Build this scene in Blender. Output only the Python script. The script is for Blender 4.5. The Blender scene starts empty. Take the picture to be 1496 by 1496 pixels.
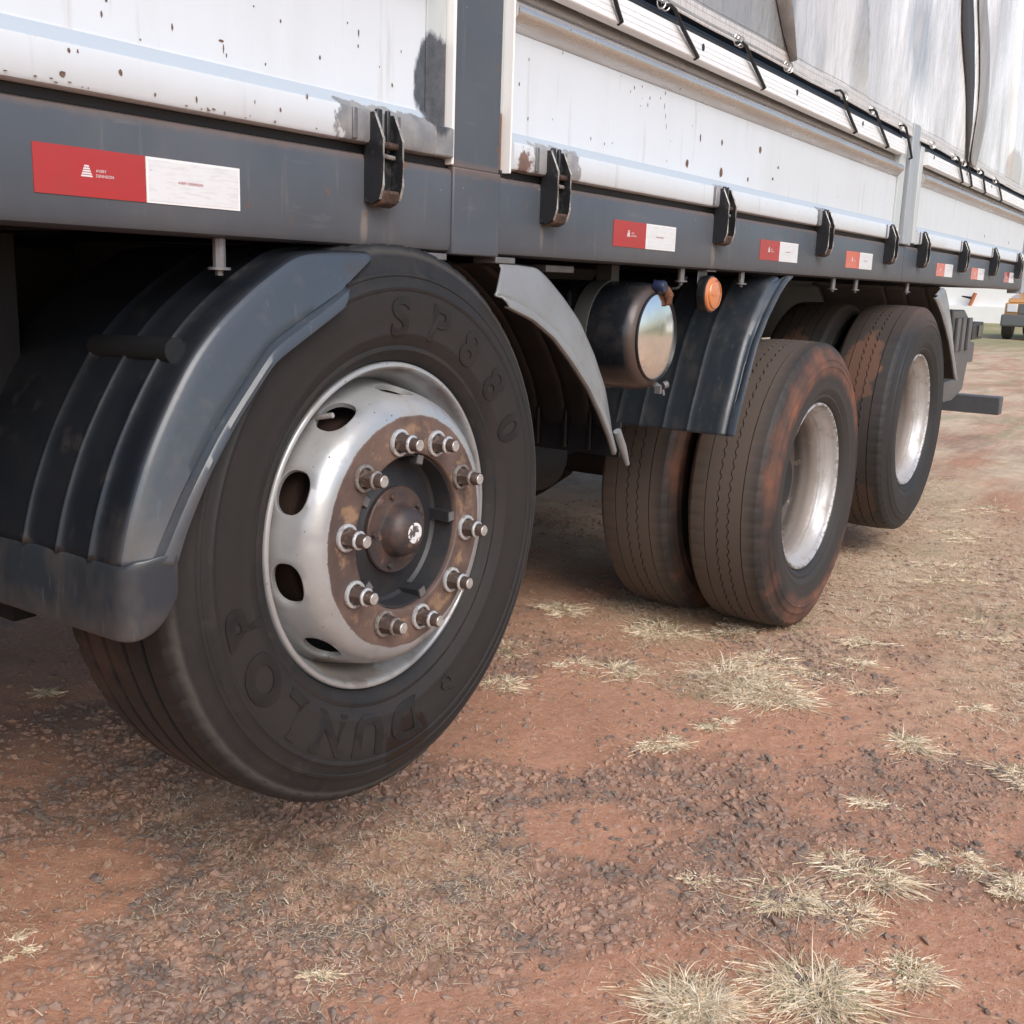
import bpy, bmesh, math, random
import numpy as np
from mathutils import Vector, Matrix
from math import sin, cos, pi, radians, atan2, hypot

random.seed(7); RNG = np.random.default_rng(11)
SC = bpy.context.scene
COL = SC.collection

# ------------------------------------------------------------------ camera
CAM = Vector((-1.45863714, -1.24136844, 1.17675184))
FW = Vector((0.81403929, 0.54146075, -0.21014349)).normalized()
RT = Vector((0.55960297, -0.82805648, 0.03416109)); RT = (RT - FW * RT.dot(FW)).normalized()
UP = RT.cross(FW)
cd = bpy.data.cameras.new('camera'); cam = bpy.data.objects.new('camera', cd); COL.objects.link(cam)
m3 = Matrix((RT, UP, -FW)).transposed()
cam.matrix_world = Matrix.Translation(CAM) @ m3.to_4x4()
cd.sensor_width = 36; cd.lens = 36 * 1578.42 / 1496
cd.clip_start = 0.02; cd.clip_end = 1500
SC.camera = cam

# ------------------------------------------------------------------ world, sun, exposure
SUN_EL, SUN_AZ = radians(41), radians(212)       # azimuth from +Y towards +X
w = bpy.data.worlds.new('World'); SC.world = w; w.use_nodes = True
nt = w.node_tree; nt.nodes.clear()
sky = nt.nodes.new('ShaderNodeTexSky'); sky.sky_type = 'NISHITA'; sky.sun_disc = False
sky.sun_elevation = SUN_EL; sky.sun_rotation = SUN_AZ
sky.air_density = 1.0; sky.dust_density = 2.5; sky.ozone_density = 1.0; sky.altitude = 0
bg = nt.nodes.new('ShaderNodeBackground'); bg.inputs['Strength'].default_value = 0.13
wo = nt.nodes.new('ShaderNodeOutputWorld')
nt.links.new(sky.outputs[0], bg.inputs[0]); nt.links.new(bg.outputs[0], wo.inputs[0])
sd = bpy.data.lights.new('sun', 'SUN'); sd.energy = 1.3; sd.angle = radians(40); sd.color = (1, 0.975, 0.95)
sun = bpy.data.objects.new('sun', sd); COL.objects.link(sun)
sdir = Vector((sin(SUN_AZ) * cos(SUN_EL), cos(SUN_AZ) * cos(SUN_EL), sin(SUN_EL)))
sun.rotation_euler = sdir.to_track_quat('Z', 'Y').to_euler()
sun.location = (0, -6, 12)
SC.view_settings.view_transform = 'Standard'; SC.view_settings.look = 'None'
SC.view_settings.gamma = 1; SC.view_settings.use_curve_mapping = False
SC.view_settings.exposure = 0.58

# ------------------------------------------------------------------ helpers: objects
def obj(name, me, mat=None, parent=None, **kw):
    o = bpy.data.objects.new(name, me); COL.objects.link(o)
    if mat is not None and me is not None and len(me.materials) == 0:
        for q in (mat if isinstance(mat, (list, tuple)) else [mat]): me.materials.append(q)
    if parent is not None: o.parent = parent
    for k, v in kw.items(): o[k] = v
    return o

def thing(name, label, cat, loc=(0, 0, 0), group=None):
    o = bpy.data.objects.new(name, None); COL.objects.link(o); o.location = loc
    o['label'] = label; o['category'] = cat
    if group: o['group'] = group
    return o

class MB:
    def __init__(s): s.v = []; s.f = []; s.m = []
    def add(s, vs, fs, mi=0):
        b = len(s.v); s.v += [tuple(x) for x in vs]
        for f in fs: s.f.append(tuple(i + b for i in f)); s.m.append(mi)
    def box(s, a, b, mi=0):
        x0, y0, z0 = a; x1, y1, z1 = b
        s.add([(x0,y0,z0),(x1,y0,z0),(x1,y1,z0),(x0,y1,z0),(x0,y0,z1),(x1,y0,z1),(x1,y1,z1),(x0,y1,z1)],
              [(0,3,2,1),(4,5,6,7),(0,1,5,4),(1,2,6,5),(2,3,7,6),(3,0,4,7)], mi)
    def rev(s, prof, n, c=(0, 0, 0), ax='Y', mi=0, close=False, zig=None, ph=0.0, capped=False):
        """prof: list of (R, t): radius and position along the axis."""
        vs = []; m = len(prof)
        for k in range(n):
            a = ph + 2 * pi * k / n; ca, sa = cos(a), sin(a)
            for j, (R, t) in enumerate(prof):
                if zig: R, t = zig(k, j, R, t)
                if ax == 'Y': p = (c[0] + R * ca, c[1] + t, c[2] + R * sa)
                elif ax == 'Z': p = (c[0] + R * ca, c[1] + R * sa, c[2] + t)
                else: p = (c[0] + t, c[1] + R * ca, c[2] + R * sa)
                vs.append(p)
        fs = []
        mm = m if close else m - 1
        for k in range(n):
            k2 = (k + 1) % n
            for j in range(mm):
                j2 = (j + 1) % m
                fs.append((k * m + j, k * m + j2, k2 * m + j2, k2 * m + j))
        if capped:
            fs.append(tuple(k * m for k in range(n))); fs.append(tuple((n - 1 - k) * m + m - 1 for k in range(n)))
        s.add(vs, fs, mi)
    def tube(s, pts, r, n=8, mi=0):
        pts = [Vector(p) for p in pts]; rings = []
        for i, p in enumerate(pts):
            d = (pts[min(i + 1, len(pts) - 1)] - pts[max(i - 1, 0)]).normalized()
            u = d.cross(Vector((0, 0, 1)))
            if u.length < 1e-3: u = d.cross(Vector((1, 0, 0)))
            u.normalize(); v = d.cross(u)
            rr = r[i] if isinstance(r, (list, tuple)) else r
            rings += [p + (u * cos(2 * pi * k / n) + v * sin(2 * pi * k / n)) * rr for k in range(n)]
        fs = []
        for i in range(len(pts) - 1):
            for k in range(n):
                fs.append((i*n+k, i*n+(k+1)%n, (i+1)*n+(k+1)%n, (i+1)*n+k))
        fs.append(tuple(range(n))[::-1]); fs.append(tuple((len(pts)-1)*n + k for k in range(n)))
        s.add(rings, fs, mi)
    def prism(s, poly, y0, y1, ax='Y', mi=0):
        """extrude polygon of 2D points along an axis."""
        n = len(poly)
        def P(a, b, t):
            return (a, t, b) if ax == 'Y' else ((t, a, b) if ax == 'X' else (a, b, t))
        vs = [P(a, b, y0) for a, b in poly] + [P(a, b, y1) for a, b in poly]
        fs = [tuple(range(n)), tuple(range(2*n-1, n-1, -1))] + [(i, i+n, (i+1)%n+n, (i+1)%n) for i in range(n)]
        s.add(vs, fs, mi)
    def mesh(s, name, smooth=35, fix=True):
        me = bpy.data.meshes.new(name); me.from_pydata(s.v, [], s.f); me.update()
        if any(s.m): me.polygons.foreach_set('material_index', s.m)
        if fix:
            b = bmesh.new(); b.from_mesh(me); bmesh.ops.recalc_face_normals(b, faces=b.faces); b.to_mesh(me); b.free()
        if smooth:
            me.shade_smooth(); me.set_sharp_from_angle(angle=radians(smooth))
        return me
    def build(s, name, mat, parent=None, smooth=35, bev=0, **kw):
        o = obj(name, s.mesh(name, smooth), mat, parent, **kw)
        if bev:
            b = o.modifiers.new('bevel', 'BEVEL'); b.width = bev; b.segments = 2; b.limit_method = 'ANGLE'
            b.angle_limit = radians(40)
        return o

def npmesh(name, V, F, smooth=False, mi=None):
    """V (n,3), F (m,k) arrays of equal-sized faces."""
    me = bpy.data.meshes.new(name); k = F.shape[1]
    me.vertices.add(len(V)); me.vertices.foreach_set('co', V.astype(np.float32).ravel())
    me.loops.add(F.size); me.loops.foreach_set('vertex_index', F.astype(np.int32).ravel())
    me.polygons.add(len(F)); me.polygons.foreach_set('loop_start', np.arange(0, F.size, k, dtype=np.int32))
    me.polygons.foreach_set('loop_total', np.full(len(F), k, dtype=np.int32))
    if mi is not None: me.polygons.foreach_set('material_index', mi.astype(np.int32))
    me.update(calc_edges=True)
    if smooth: me.shade_smooth()
    else: me.polygons.foreach_set('use_smooth', np.zeros(len(F), dtype=bool))
    return me

# ------------------------------------------------------------------ helpers: materials
def mat(name, base, rough=0.6, metal=0.0, layers=(), bumps=(), coat=0.0, spec=0.5, attr=None):
    m = bpy.data.materials.new(name); m.use_nodes = True
    nt = m.node_tree; N = nt.nodes; L = nt.links
    bs = N['Principled BSDF']
    tc = N.new('ShaderNodeTexCoord'); P = tc.outputs['Object']
    def sock(x):
        return x
    def math_(op, a, b=None, clamp=False):
        n = N.new('ShaderNodeMath'); n.operation = op; n.use_clamp = clamp
        for i, q in enumerate((a, b)):
            if q is None: continue
            if isinstance(q, (int, float)): n.inputs[i].default_value = q
            else: L.new(q, n.inputs[i])
        return n.outputs[0]
    def noise(scale, detail=4, rough_=0.6, off=0.0, kind='noise'):
        sc = scale if isinstance(scale, (tuple, list)) else (scale, scale, scale)
        mp = N.new('ShaderNodeMapping'); mp.inputs['Scale'].default_value = sc
        mp.inputs['Location'].default_value = (off, off * 1.7, off * 0.6)
        L.new(P, mp.inputs['Vector'])
        if kind == 'voro':
            n = N.new('ShaderNodeTexVoronoi'); n.inputs['Scale'].default_value = 1
            L.new(mp.outputs[0], n.inputs['Vector']); return n.outputs['Distance']
        if kind == 'vcol':
            n = N.new('ShaderNodeTexVoronoi'); n.inputs['Scale'].default_value = 1
            L.new(mp.outputs[0], n.inputs['Vector']); return n.outputs['Color']
        n = N.new('ShaderNodeTexNoise'); n.inputs['Scale'].default_value = 1
        n.inputs['Detail'].default_value = detail; n.inputs['Roughness'].default_value = rough_
        L.new(mp.outputs[0], n.inputs['Vector']); return n.outputs['Fac']
    def ramp(x, lo, hi):
        n = N.new('ShaderNodeMapRange'); n.clamp = True
        n.inputs['From Min'].default_value = lo; n.inputs['From Max'].default_value = hi
        L.new(x, n.inputs['Value']); return n.outputs[0]
    def sep():
        n = N.new('ShaderNodeSeparateXYZ'); L.new(P, n.inputs[0]); return n.outputs
    cval = None; ccol = (*base, 1); rval = None; r0 = rough; mval = None
    for i, ly in enumerate(layers):
        k = ly.get('kind', 'noise'); off = ly.get('off', 3.1 * i + 0.7)
        if k == 'noise': fac = ramp(noise(ly['scale'], ly.get('detail', 5), ly.get('rgh', 0.6), off), ly['lo'], ly['hi'])
        elif k == 'speck':
            fac = ramp(noise(ly['scale'], off=off, kind='voro'), ly['hi'], ly['lo'])
            if 'n2' in ly: fac = math_('MULTIPLY', fac, ramp(noise(ly['n2'], 3, 0.5, off + 9), 0.5, 0.56))
        elif k == 'blob':
            vm = N.new('ShaderNodeVectorMath'); vm.operation = 'SUBTRACT'; L.new(P, vm.inputs[0]); vm.inputs[1].default_value = ly['c']
            vd = N.new('ShaderNodeVectorMath'); vd.operation = 'DIVIDE'; L.new(vm.outputs[0], vd.inputs[0]); vd.inputs[1].default_value = ly['r']
            if ly.get('square'):
                va = N.new('ShaderNodeVectorMath'); va.operation = 'ABSOLUTE'; L.new(vd.outputs[0], va.inputs[0])
                sx = N.new('ShaderNodeSeparateXYZ'); L.new(va.outputs[0], sx.inputs[0])
                d = math_('MAXIMUM', math_('MAXIMUM', sx.outputs[0], sx.outputs[1]), sx.outputs[2])
            else:
                vl = N.new('ShaderNodeVectorMath'); vl.operation = 'LENGTH'; L.new(vd.outputs[0], vl.inputs[0]); d = vl.outputs['Value']
            nn = math_('MULTIPLY', math_('SUBTRACT', noise(ly.get('ns', 30), 4, 0.65, off), 0.5), ly.get('n', 1.0))
            fac = ramp(math_('ADD', d, nn), ly.get('e1', 1.0), ly.get('e0', 0.85))
        elif k == 'rband':          # radius in the XZ plane of the object
            s3 = sep(); R = math_('SQRT', math_('ADD', math_('MULTIPLY', s3[0], s3[0]), math_('MULTIPLY', s3[2], s3[2])))
            R = math_('ADD', R, math_('MULTIPLY', math_('SUBTRACT', noise(ly.get('ns', 20), 5, 0.65, off), 0.5), ly.get('n', 0.02)))
            a, b, c, d = ly['r']
            fac = math_('MULTIPLY', ramp(R, a, b), ramp(R, d, c))
        elif k == 'axis':
            s3 = sep(); q = s3[ly['a']]
            q = math_('ADD', q, math_('MULTIPLY', math_('SUBTRACT', noise(ly.get('ns', 20), 5, 0.65, off), 0.5), ly.get('n', 0.02)))
            fac = ramp(q, ly['lo'], ly['hi'])
        elif k == 'attr':
            at = N.new('ShaderNodeAttribute'); at.attribute_name = ly['name']; fac = at.outputs['Fac']
            if 'n' in ly: fac = math_('ADD', fac, math_('MULTIPLY', math_('SUBTRACT', noise(ly.get('ns', 20), 5, 0.65, off), 0.5), ly['n']))
            fac = ramp(fac, ly['lo'], ly['hi'])
        if 'mul' in ly:
            q = ly['mul']; fac = math_('MULTIPLY', fac, ramp(noise(q[0], 5, 0.6, off + 5), q[1], q[2]))
        if 'ax' in ly:
            q = ly['ax']; s3 = sep(); fac = math_('MULTIPLY', fac, ramp(s3[q[0]], q[1], q[2]))
        fac = math_('MULTIPLY', fac, ly.get('amt', 1.0), True)
        mx = N.new('ShaderNodeMix'); mx.data_type = 'RGBA'
        L.new(fac, mx.inputs['Factor'])
        if cval is None: mx.inputs['A'].default_value = ccol
        else: L.new(cval, mx.inputs['A'])
        mx.inputs['B'].default_value = (*ly['col'], 1)
        if 'col2' in ly:
            m2 = N.new('ShaderNodeMix'); m2.data_type = 'RGBA'
            L.new(ramp(noise(ly.get('s2', 60), 4, 0.6, off + 2), 0.35, 0.65), m2.inputs['Factor'])
            m2.inputs['A'].default_value = (*ly['col'], 1); m2.inputs['B'].default_value = (*ly['col2'], 1)
            L.new(m2.outputs['Result'], mx.inputs['B'])
        cval = mx.outputs['Result']
        if 'rough' in ly:
            rx = N.new('ShaderNodeMix'); rx.data_type = 'FLOAT'; L.new(fac, rx.inputs['Factor'])
            if rval is None: rx.inputs['A'].default_value = r0
            else: L.new(rval, rx.inputs['A'])
            rx.inputs['B'].default_value = ly['rough']; rval = rx.outputs['Result']
        if metal > 0 and ly.get('demetal', True):
            rx = N.new('ShaderNodeMix'); rx.data_type = 'FLOAT'; L.new(fac, rx.inputs['Factor'])
            if mval is None: rx.inputs['A'].default_value = metal
            else: L.new(mval, rx.inputs['A'])
            rx.inputs['B'].default_value = 0.0; mval = rx.outputs['Result']
    if cval is None: bs.inputs['Base Color'].default_value = ccol
    else: L.new(cval, bs.inputs['Base Color'])
    if rval is None: bs.inputs['Roughness'].default_value = rough
    else: L.new(rval, bs.inputs['Roughness'])
    if mval is None: bs.inputs['Metallic'].default_value = metal
    else: L.new(mval, bs.inputs['Metallic'])
    bs.inputs['Coat Weight'].default_value = coat; bs.inputs['Specular IOR Level'].default_value = spec
    prev = None
    for j, b in enumerate(bumps):
        n = N.new('ShaderNodeBump'); n.inputs['Strength'].default_value = b.get('s', 0.3); n.inputs['Distance'].default_value = b.get('d', 0.002)
        h = noise(b['scale'], b.get('detail', 4), 0.6, 20 + j, b.get('kind', 'noise'))
        L.new(h, n.inputs['Height'])
        if prev: L.new(prev, n.inputs['Normal'])
        prev = n.outputs['Normal']
    if prev: L.new(prev, bs.inputs['Normal'])
    return m

RUST = (0.105, 0.042, 0.022); RUST2 = (0.19, 0.085, 0.045); MUD = (0.20, 0.085, 0.05); DUST = (0.20, 0.13, 0.095)
SLATE = (0.070, 0.081, 0.098)
M = {}
M['beam'] = mat('slate_beam_paint', SLATE, 0.42, layers=[
    dict(scale=3, lo=0.4, hi=0.7, col=(0.115, 0.122, 0.135), amt=0.6, rough=0.5),
    dict(scale=(9, 9, 1.2), lo=0.55, hi=0.8, col=(0.13, 0.12, 0.115), amt=0.35),
    dict(kind='blob', c=(0, 0, 1.372), r=(50, 0.2, 0.016), n=1.0, ns=40, e0=0.3, col=DUST, amt=0.45, rough=0.8),
    dict(kind='blob', c=(-0.065, -0.004, 1.255), r=(0.012, 0.1, 0.035), n=1.4, ns=(90, 90, 16), e0=0.4, col=(0.26, 0.22, 0.19), amt=0.6),
    dict(kind='blob', c=(0.482, -0.004, 1.262), r=(0.008, 0.1, 0.035), n=1.4, ns=(90, 90, 16), e0=0.4, col=(0.22, 0.19, 0.17), amt=0.5),
    dict(kind='blob', c=(1.35, -0.004, 1.262), r=(0.014, 0.1, 0.05), n=0.9, ns=(60, 60, 12), col=(0.25, 0.2, 0.17), amt=0.5),
    dict(kind='speck', scale=28, lo=0.03, hi=0.07, n2=6, col=(0.4, 0.38, 0.36), amt=0.8),
    dict(scale=26, lo=0.64, hi=0.70, detail=6, col=RUST2, amt=0.6, rough=0.85),
    dict(scale=(7, 7, 34), lo=0.63, hi=0.70, detail=7, col=(0.15, 0.155, 0.16), amt=0.35),
    dict(scale=(60, 60, 5), lo=0.62, hi=0.70, detail=5, col=(0.15, 0.14, 0.135), amt=0.4),
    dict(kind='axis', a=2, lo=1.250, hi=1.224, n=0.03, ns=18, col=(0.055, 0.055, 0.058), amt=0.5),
    ], bumps=[dict(scale=220, s=0.12, d=0.001), dict(scale=14, s=0.12, d=0.006)])
M['panel'] = mat('white_panel_paint', (0.61, 0.65, 0.685), 0.38, layers=[
    dict(scale=(14, 14, 1.5), lo=0.5, hi=0.8, col=(0.54, 0.565, 0.58), amt=0.45),
    dict(scale=(32, 32, 2.2), lo=0.61, hi=0.70, detail=5, col=(0.40, 0.36, 0.31), amt=0.35, rough=0.6),
    dict(scale=(3, 3, 5), lo=0.5, hi=0.75, detail=6, col=(0.53, 0.54, 0.545), amt=0.3, rough=0.55),
    dict(kind='blob', c=(0, 0, 1.4475), r=(50, 0.3, 0.0108), square=True, n=0.0, e0=0.93, col=(0.40, 0.465, 0.53), amt=0.9),
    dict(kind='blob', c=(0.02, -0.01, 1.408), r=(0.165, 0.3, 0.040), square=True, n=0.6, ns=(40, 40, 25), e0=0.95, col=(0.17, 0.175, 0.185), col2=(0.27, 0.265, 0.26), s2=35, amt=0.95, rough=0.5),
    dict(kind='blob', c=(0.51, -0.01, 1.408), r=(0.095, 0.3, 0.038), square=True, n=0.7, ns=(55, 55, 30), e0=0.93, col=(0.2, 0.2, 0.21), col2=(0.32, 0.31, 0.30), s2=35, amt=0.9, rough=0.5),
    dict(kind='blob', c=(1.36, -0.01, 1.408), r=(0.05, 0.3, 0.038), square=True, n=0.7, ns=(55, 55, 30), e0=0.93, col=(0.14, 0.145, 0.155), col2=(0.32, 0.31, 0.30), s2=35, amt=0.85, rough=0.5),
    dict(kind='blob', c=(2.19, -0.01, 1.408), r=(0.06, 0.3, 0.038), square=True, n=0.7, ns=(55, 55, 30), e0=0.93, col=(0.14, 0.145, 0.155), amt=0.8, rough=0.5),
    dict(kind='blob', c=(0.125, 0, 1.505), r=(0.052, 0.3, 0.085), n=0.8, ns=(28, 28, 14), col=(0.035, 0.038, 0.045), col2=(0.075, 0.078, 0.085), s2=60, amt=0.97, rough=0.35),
    dict(kind='blob', c=(0.39, 0, 1.400), r=(0.026, 0.3, 0.028), n=1.9, ns=75, e0=0.7, col=RUST2, col2=RUST, amt=0.9, rough=0.85),
    dict(kind='axis', a=2, hi=1.382, lo=1.389, n=0.008, ns=60, col=(0.23, 0.17, 0.13), amt=0.4, rough=0.8),
    dict(kind='speck', scale=24, lo=0.035, hi=0.05, n2=5, col=(0.12, 0.08, 0.06), amt=0.85, rough=0.9),
    dict(kind='blob', c=(1.4, -0.016, 1.682), r=(1.9, 0.01, 0.012), n=1.2, ns=(3, 3, 30), e0=0.5, col=(0.45, 0.38, 0.32), amt=0.25),
    ], bumps=[dict(scale=(5, 5, 3), s=0.25, d=0.012), dict(scale=150, s=0.05, d=0.001)])
M['rail'] = mat('pale_top_rail_paint', (0.62, 0.60, 0.575), 0.27, 0.75, layers=[
    dict(scale=(3, 30, 30), lo=0.45, hi=0.75, col=(0.42, 0.37, 0.33), amt=0.5, rough=0.5, demetal=False),
    dict(kind='speck', scale=24, lo=0.06, hi=0.09, n2=7, col=(0.12, 0.08, 0.06), amt=0.85, rough=0.9)],
    bumps=[dict(scale=(3, 12, 12), s=0.07, d=0.006)])
M['alu'] = mat('ribbed_white_rail', (0.88, 0.89, 0.90), 0.3, 0.1, layers=[
    dict(scale=(2, 30, 60), lo=0.5, hi=0.8, col=(0.55, 0.55, 0.55), amt=0.4)], bumps=[dict(scale=(1, 1, 400), s=0.08, d=0.001)])
M['flange'] = mat('grey_green_flange_paint', (0.50, 0.54, 0.54), 0.45, layers=[
    dict(scale=(20, 20, 4), lo=0.5, hi=0.7, col=(0.40, 0.43, 0.43), amt=0.6),
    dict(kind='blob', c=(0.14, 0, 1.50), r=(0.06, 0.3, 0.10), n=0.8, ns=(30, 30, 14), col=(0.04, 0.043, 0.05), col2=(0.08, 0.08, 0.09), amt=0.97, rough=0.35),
    dict(kind='blob', c=(0.335, 0, 1.43), r=(0.03, 0.3, 0.06), n=0.8, ns=25, col=RUST, col2=RUST2, amt=0.95, rough=0.9)],
    bumps=[dict(scale=60, s=0.15, d=0.003)])
M['post3'] = mat('pale_blue_grey_post', (0.34, 0.37, 0.40), 0.4, layers=[dict(scale=(10, 10, 3), lo=0.5, hi=0.8, col=(0.24, 0.25, 0.26), amt=0.6)])
M['black'] = mat('black_satin_paint', (0.012, 0.013, 0.016), 0.38, layers=[
    dict(scale=35, lo=0.5, hi=0.75, col=(0.05, 0.045, 0.04), amt=0.5, rough=0.7)], bumps=[dict(scale=90, s=0.2, d=0.002)])
M['latch'] = mat('black_latch_steel', (0.016, 0.017, 0.02), 0.35, layers=[
    dict(scale=45, lo=0.55, hi=0.7, col=(0.09, 0.085, 0.08), amt=0.5, rough=0.6)], bumps=[dict(scale=120, s=0.3, d=0.002)])
M['edge'] = mat('worn_steel_edge', (0.42, 0.40, 0.37), 0.4, 0.5, layers=[dict(scale=70, lo=0.45, hi=0.6, col=(0.05, 0.045, 0.045), amt=0.7)])
M['rust'] = mat('rusty_steel', RUST, 0.85, layers=[dict(scale=50, lo=0.4, hi=0.65, col=RUST2, amt=0.9)], bumps=[dict(scale=160, s=0.5, d=0.002)])
M['latch_rust'] = mat('dark_rusty_latch_steel', (0.045, 0.027, 0.021), 0.7, layers=[dict(scale=60, lo=0.45, hi=0.6, col=(0.13, 0.07, 0.045), amt=0.7)], bumps=[dict(scale=160, s=0.4, d=0.002)])
M['under'] = mat('underbody_black', (0.0055, 0.0055, 0.007), 0.6, layers=[dict(scale=6, lo=0.4, hi=0.7, col=(0.011, 0.009, 0.0085), amt=0.6)])
M['fender'] = mat('fender_plastic', (0.0105, 0.013, 0.0175), 0.30, layers=[
    dict(scale=7, lo=0.45, hi=0.7, col=(0.019, 0.0205, 0.023), amt=0.7, rough=0.42),
    dict(scale=22, lo=0.58, hi=0.75, detail=6, col=(0.085, 0.07, 0.06), amt=0.35, rough=0.65),
    dict(kind='blob', c=(-0.545, -0.03, 0.80), r=(0.06, 0.1, 0.07), n=1.6, ns=40, e0=0.1, col=(0.06, 0.052, 0.048), amt=0.4, rough=0.7),
    dict(kind='axis', a=2, lo=0.74, hi=0.68, n=0.05, ns=14, col=(0.07, 0.06, 0.055), amt=0.4, rough=0.6)],
    bumps=[dict(scale=5, s=0.10, d=0.02), dict(scale=300, s=0.04, d=0.001)], coat=0.2)
M['skirt'] = mat('fender_skirt_skylit', (0.047, 0.060, 0.078), 0.31, layers=[  # the black fender plastic again, bluish sky sheen put into its colour
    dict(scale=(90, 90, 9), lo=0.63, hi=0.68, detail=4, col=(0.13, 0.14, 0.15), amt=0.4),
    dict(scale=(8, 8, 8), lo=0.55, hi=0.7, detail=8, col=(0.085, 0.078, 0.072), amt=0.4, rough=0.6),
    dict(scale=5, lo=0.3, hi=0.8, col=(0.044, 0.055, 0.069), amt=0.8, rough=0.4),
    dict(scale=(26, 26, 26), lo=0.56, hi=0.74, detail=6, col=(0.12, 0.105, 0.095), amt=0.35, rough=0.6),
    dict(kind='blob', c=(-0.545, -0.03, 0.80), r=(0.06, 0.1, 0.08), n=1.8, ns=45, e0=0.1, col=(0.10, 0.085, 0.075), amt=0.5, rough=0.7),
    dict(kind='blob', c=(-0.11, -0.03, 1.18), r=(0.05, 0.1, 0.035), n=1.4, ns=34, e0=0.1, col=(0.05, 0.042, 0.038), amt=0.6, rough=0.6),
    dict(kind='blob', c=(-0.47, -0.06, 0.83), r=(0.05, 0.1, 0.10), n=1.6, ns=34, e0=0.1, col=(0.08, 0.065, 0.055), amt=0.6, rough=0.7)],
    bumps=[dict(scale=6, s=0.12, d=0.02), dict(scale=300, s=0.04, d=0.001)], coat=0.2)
M['apron'] = mat('fender_apron_plastic', (0.026, 0.033, 0.042), 0.32, layers=[
    dict(scale=(70, 70, 10), lo=0.62, hi=0.68, detail=4, col=(0.10, 0.105, 0.11), amt=0.4),
    dict(kind='axis', a=2, lo=0.72, hi=0.67, n=0.09, ns=22, col=(0.10, 0.075, 0.062), amt=0.45, rough=0.7),
    dict(scale=7, lo=0.42, hi=0.7, col=(0.022, 0.026, 0.031), amt=0.8, rough=0.42),
    dict(scale=(20, 20, 8), lo=0.5, hi=0.75, detail=6, col=(0.10, 0.085, 0.075), amt=0.4, rough=0.65)],
    bumps=[dict(scale=6, s=0.12, d=0.02)], coat=0.2)
M['fender_skylit'] = mat('fender_plastic_skylit', (0.22, 0.225, 0.23), 0.28, layers=[  # lighter copy of the black fender plastic, silver sky reflection painted in
    dict(scale=9, lo=0.45, hi=0.7, col=(0.19, 0.19, 0.188), amt=0.7, rough=0.42),
    dict(scale=26, lo=0.56, hi=0.72, detail=6, col=(0.15, 0.125, 0.11), amt=0.35, rough=0.6)],
    bumps=[dict(scale=9, s=0.18, d=0.02)])
M['fender_in'] = mat('fender_plastic_inner', (0.0075, 0.009, 0.0115), 0.5, layers=[dict(scale=9, lo=0.4, hi=0.7, col=(0.014, 0.013, 0.013), amt=0.6)])
def tyre_mat(name, base, extra):
    return mat(name, base, 0.62, layers=[
        dict(scale=5, lo=0.35, hi=0.7, col=(0.0150, 0.0138, 0.0138), amt=0.75, rough=0.68),
        dict(scale=(40, 6, 40), lo=0.5, hi=0.75, detail=6, col=(0.032, 0.027, 0.025), amt=0.35),
        ] + extra, bumps=[dict(scale=260, s=0.18, d=0.0012), dict(scale=26, s=0.15, d=0.003)])
M['tyre1'] = tyre_mat('front_tyre_rubber', (0.0085, 0.0088, 0.0100), [
    dict(kind='rband', r=(0.30, 0.31, 0.33, 0.36), n=0.05, ns=7, col=(0.026, 0.020, 0.018), amt=0.7, mul=(7, 0.42, 0.6), rough=0.8),
    dict(kind='rband', r=(0.43, 0.45, 0.47, 0.49), n=0.03, ns=9, col=(0.024, 0.020, 0.0185), amt=0.6, mul=(5, 0.4, 0.6), rough=0.8),
    dict(scale=(30, 30, 30), lo=0.60, hi=0.66, detail=7, col=(0.036, 0.030, 0.027), amt=0.4, rough=0.85),
    dict(kind='speck', scale=38, lo=0.03, hi=0.06, n2=9, col=(0.003, 0.003, 0.003), amt=0.9),
    dict(kind='rband', r=(0.325, 0.345, 0.40, 0.44), n=0.05, ns=9, col=(0.0195, 0.0158, 0.0152), amt=0.8, rough=0.7),
    dict(kind='rband', r=(0.478, 0.484, 0.487, 0.495), n=0.004, ns=20, col=(0.085, 0.078, 0.07), amt=0.5, rough=0.8),
    dict(kind='blob', c=(0.03, -0.03, -0.415), r=(0.07, 0.05, 0.055), n=1.6, ns=22, col=(0.010, 0.006, 0.005), amt=0.85, rough=0.35),
    dict(kind='axis', a=1, lo=0.06, hi=0.16, n=0.12, ns=8, col=(0.07, 0.038, 0.027), amt=0.6, mul=(9, 0.4, 0.6), rough=0.85)])
M['tyre2'] = tyre_mat('muddy_tyre_rubber', (0.024, 0.022, 0.021), [
    dict(kind='axis', a=1, lo=0.0, hi=0.05, n=0.02, ns=14, col=(0.100, 0.076, 0.063), amt=0.9, rough=0.85),
    dict(kind='rband', r=(0.385, 0.41, 0.47, 0.50), n=0.075, ns=7, col=(0.23, 0.088, 0.050), col2=(0.10, 0.056, 0.042), s2=14, amt=0.9, mul=(3.0, 0.36, 0.62), rough=0.9),
    dict(kind='rband', r=(0.30, 0.33, 0.37, 0.41), n=0.03, ns=20, col=(0.034, 0.030, 0.029), amt=0.7)])
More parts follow.
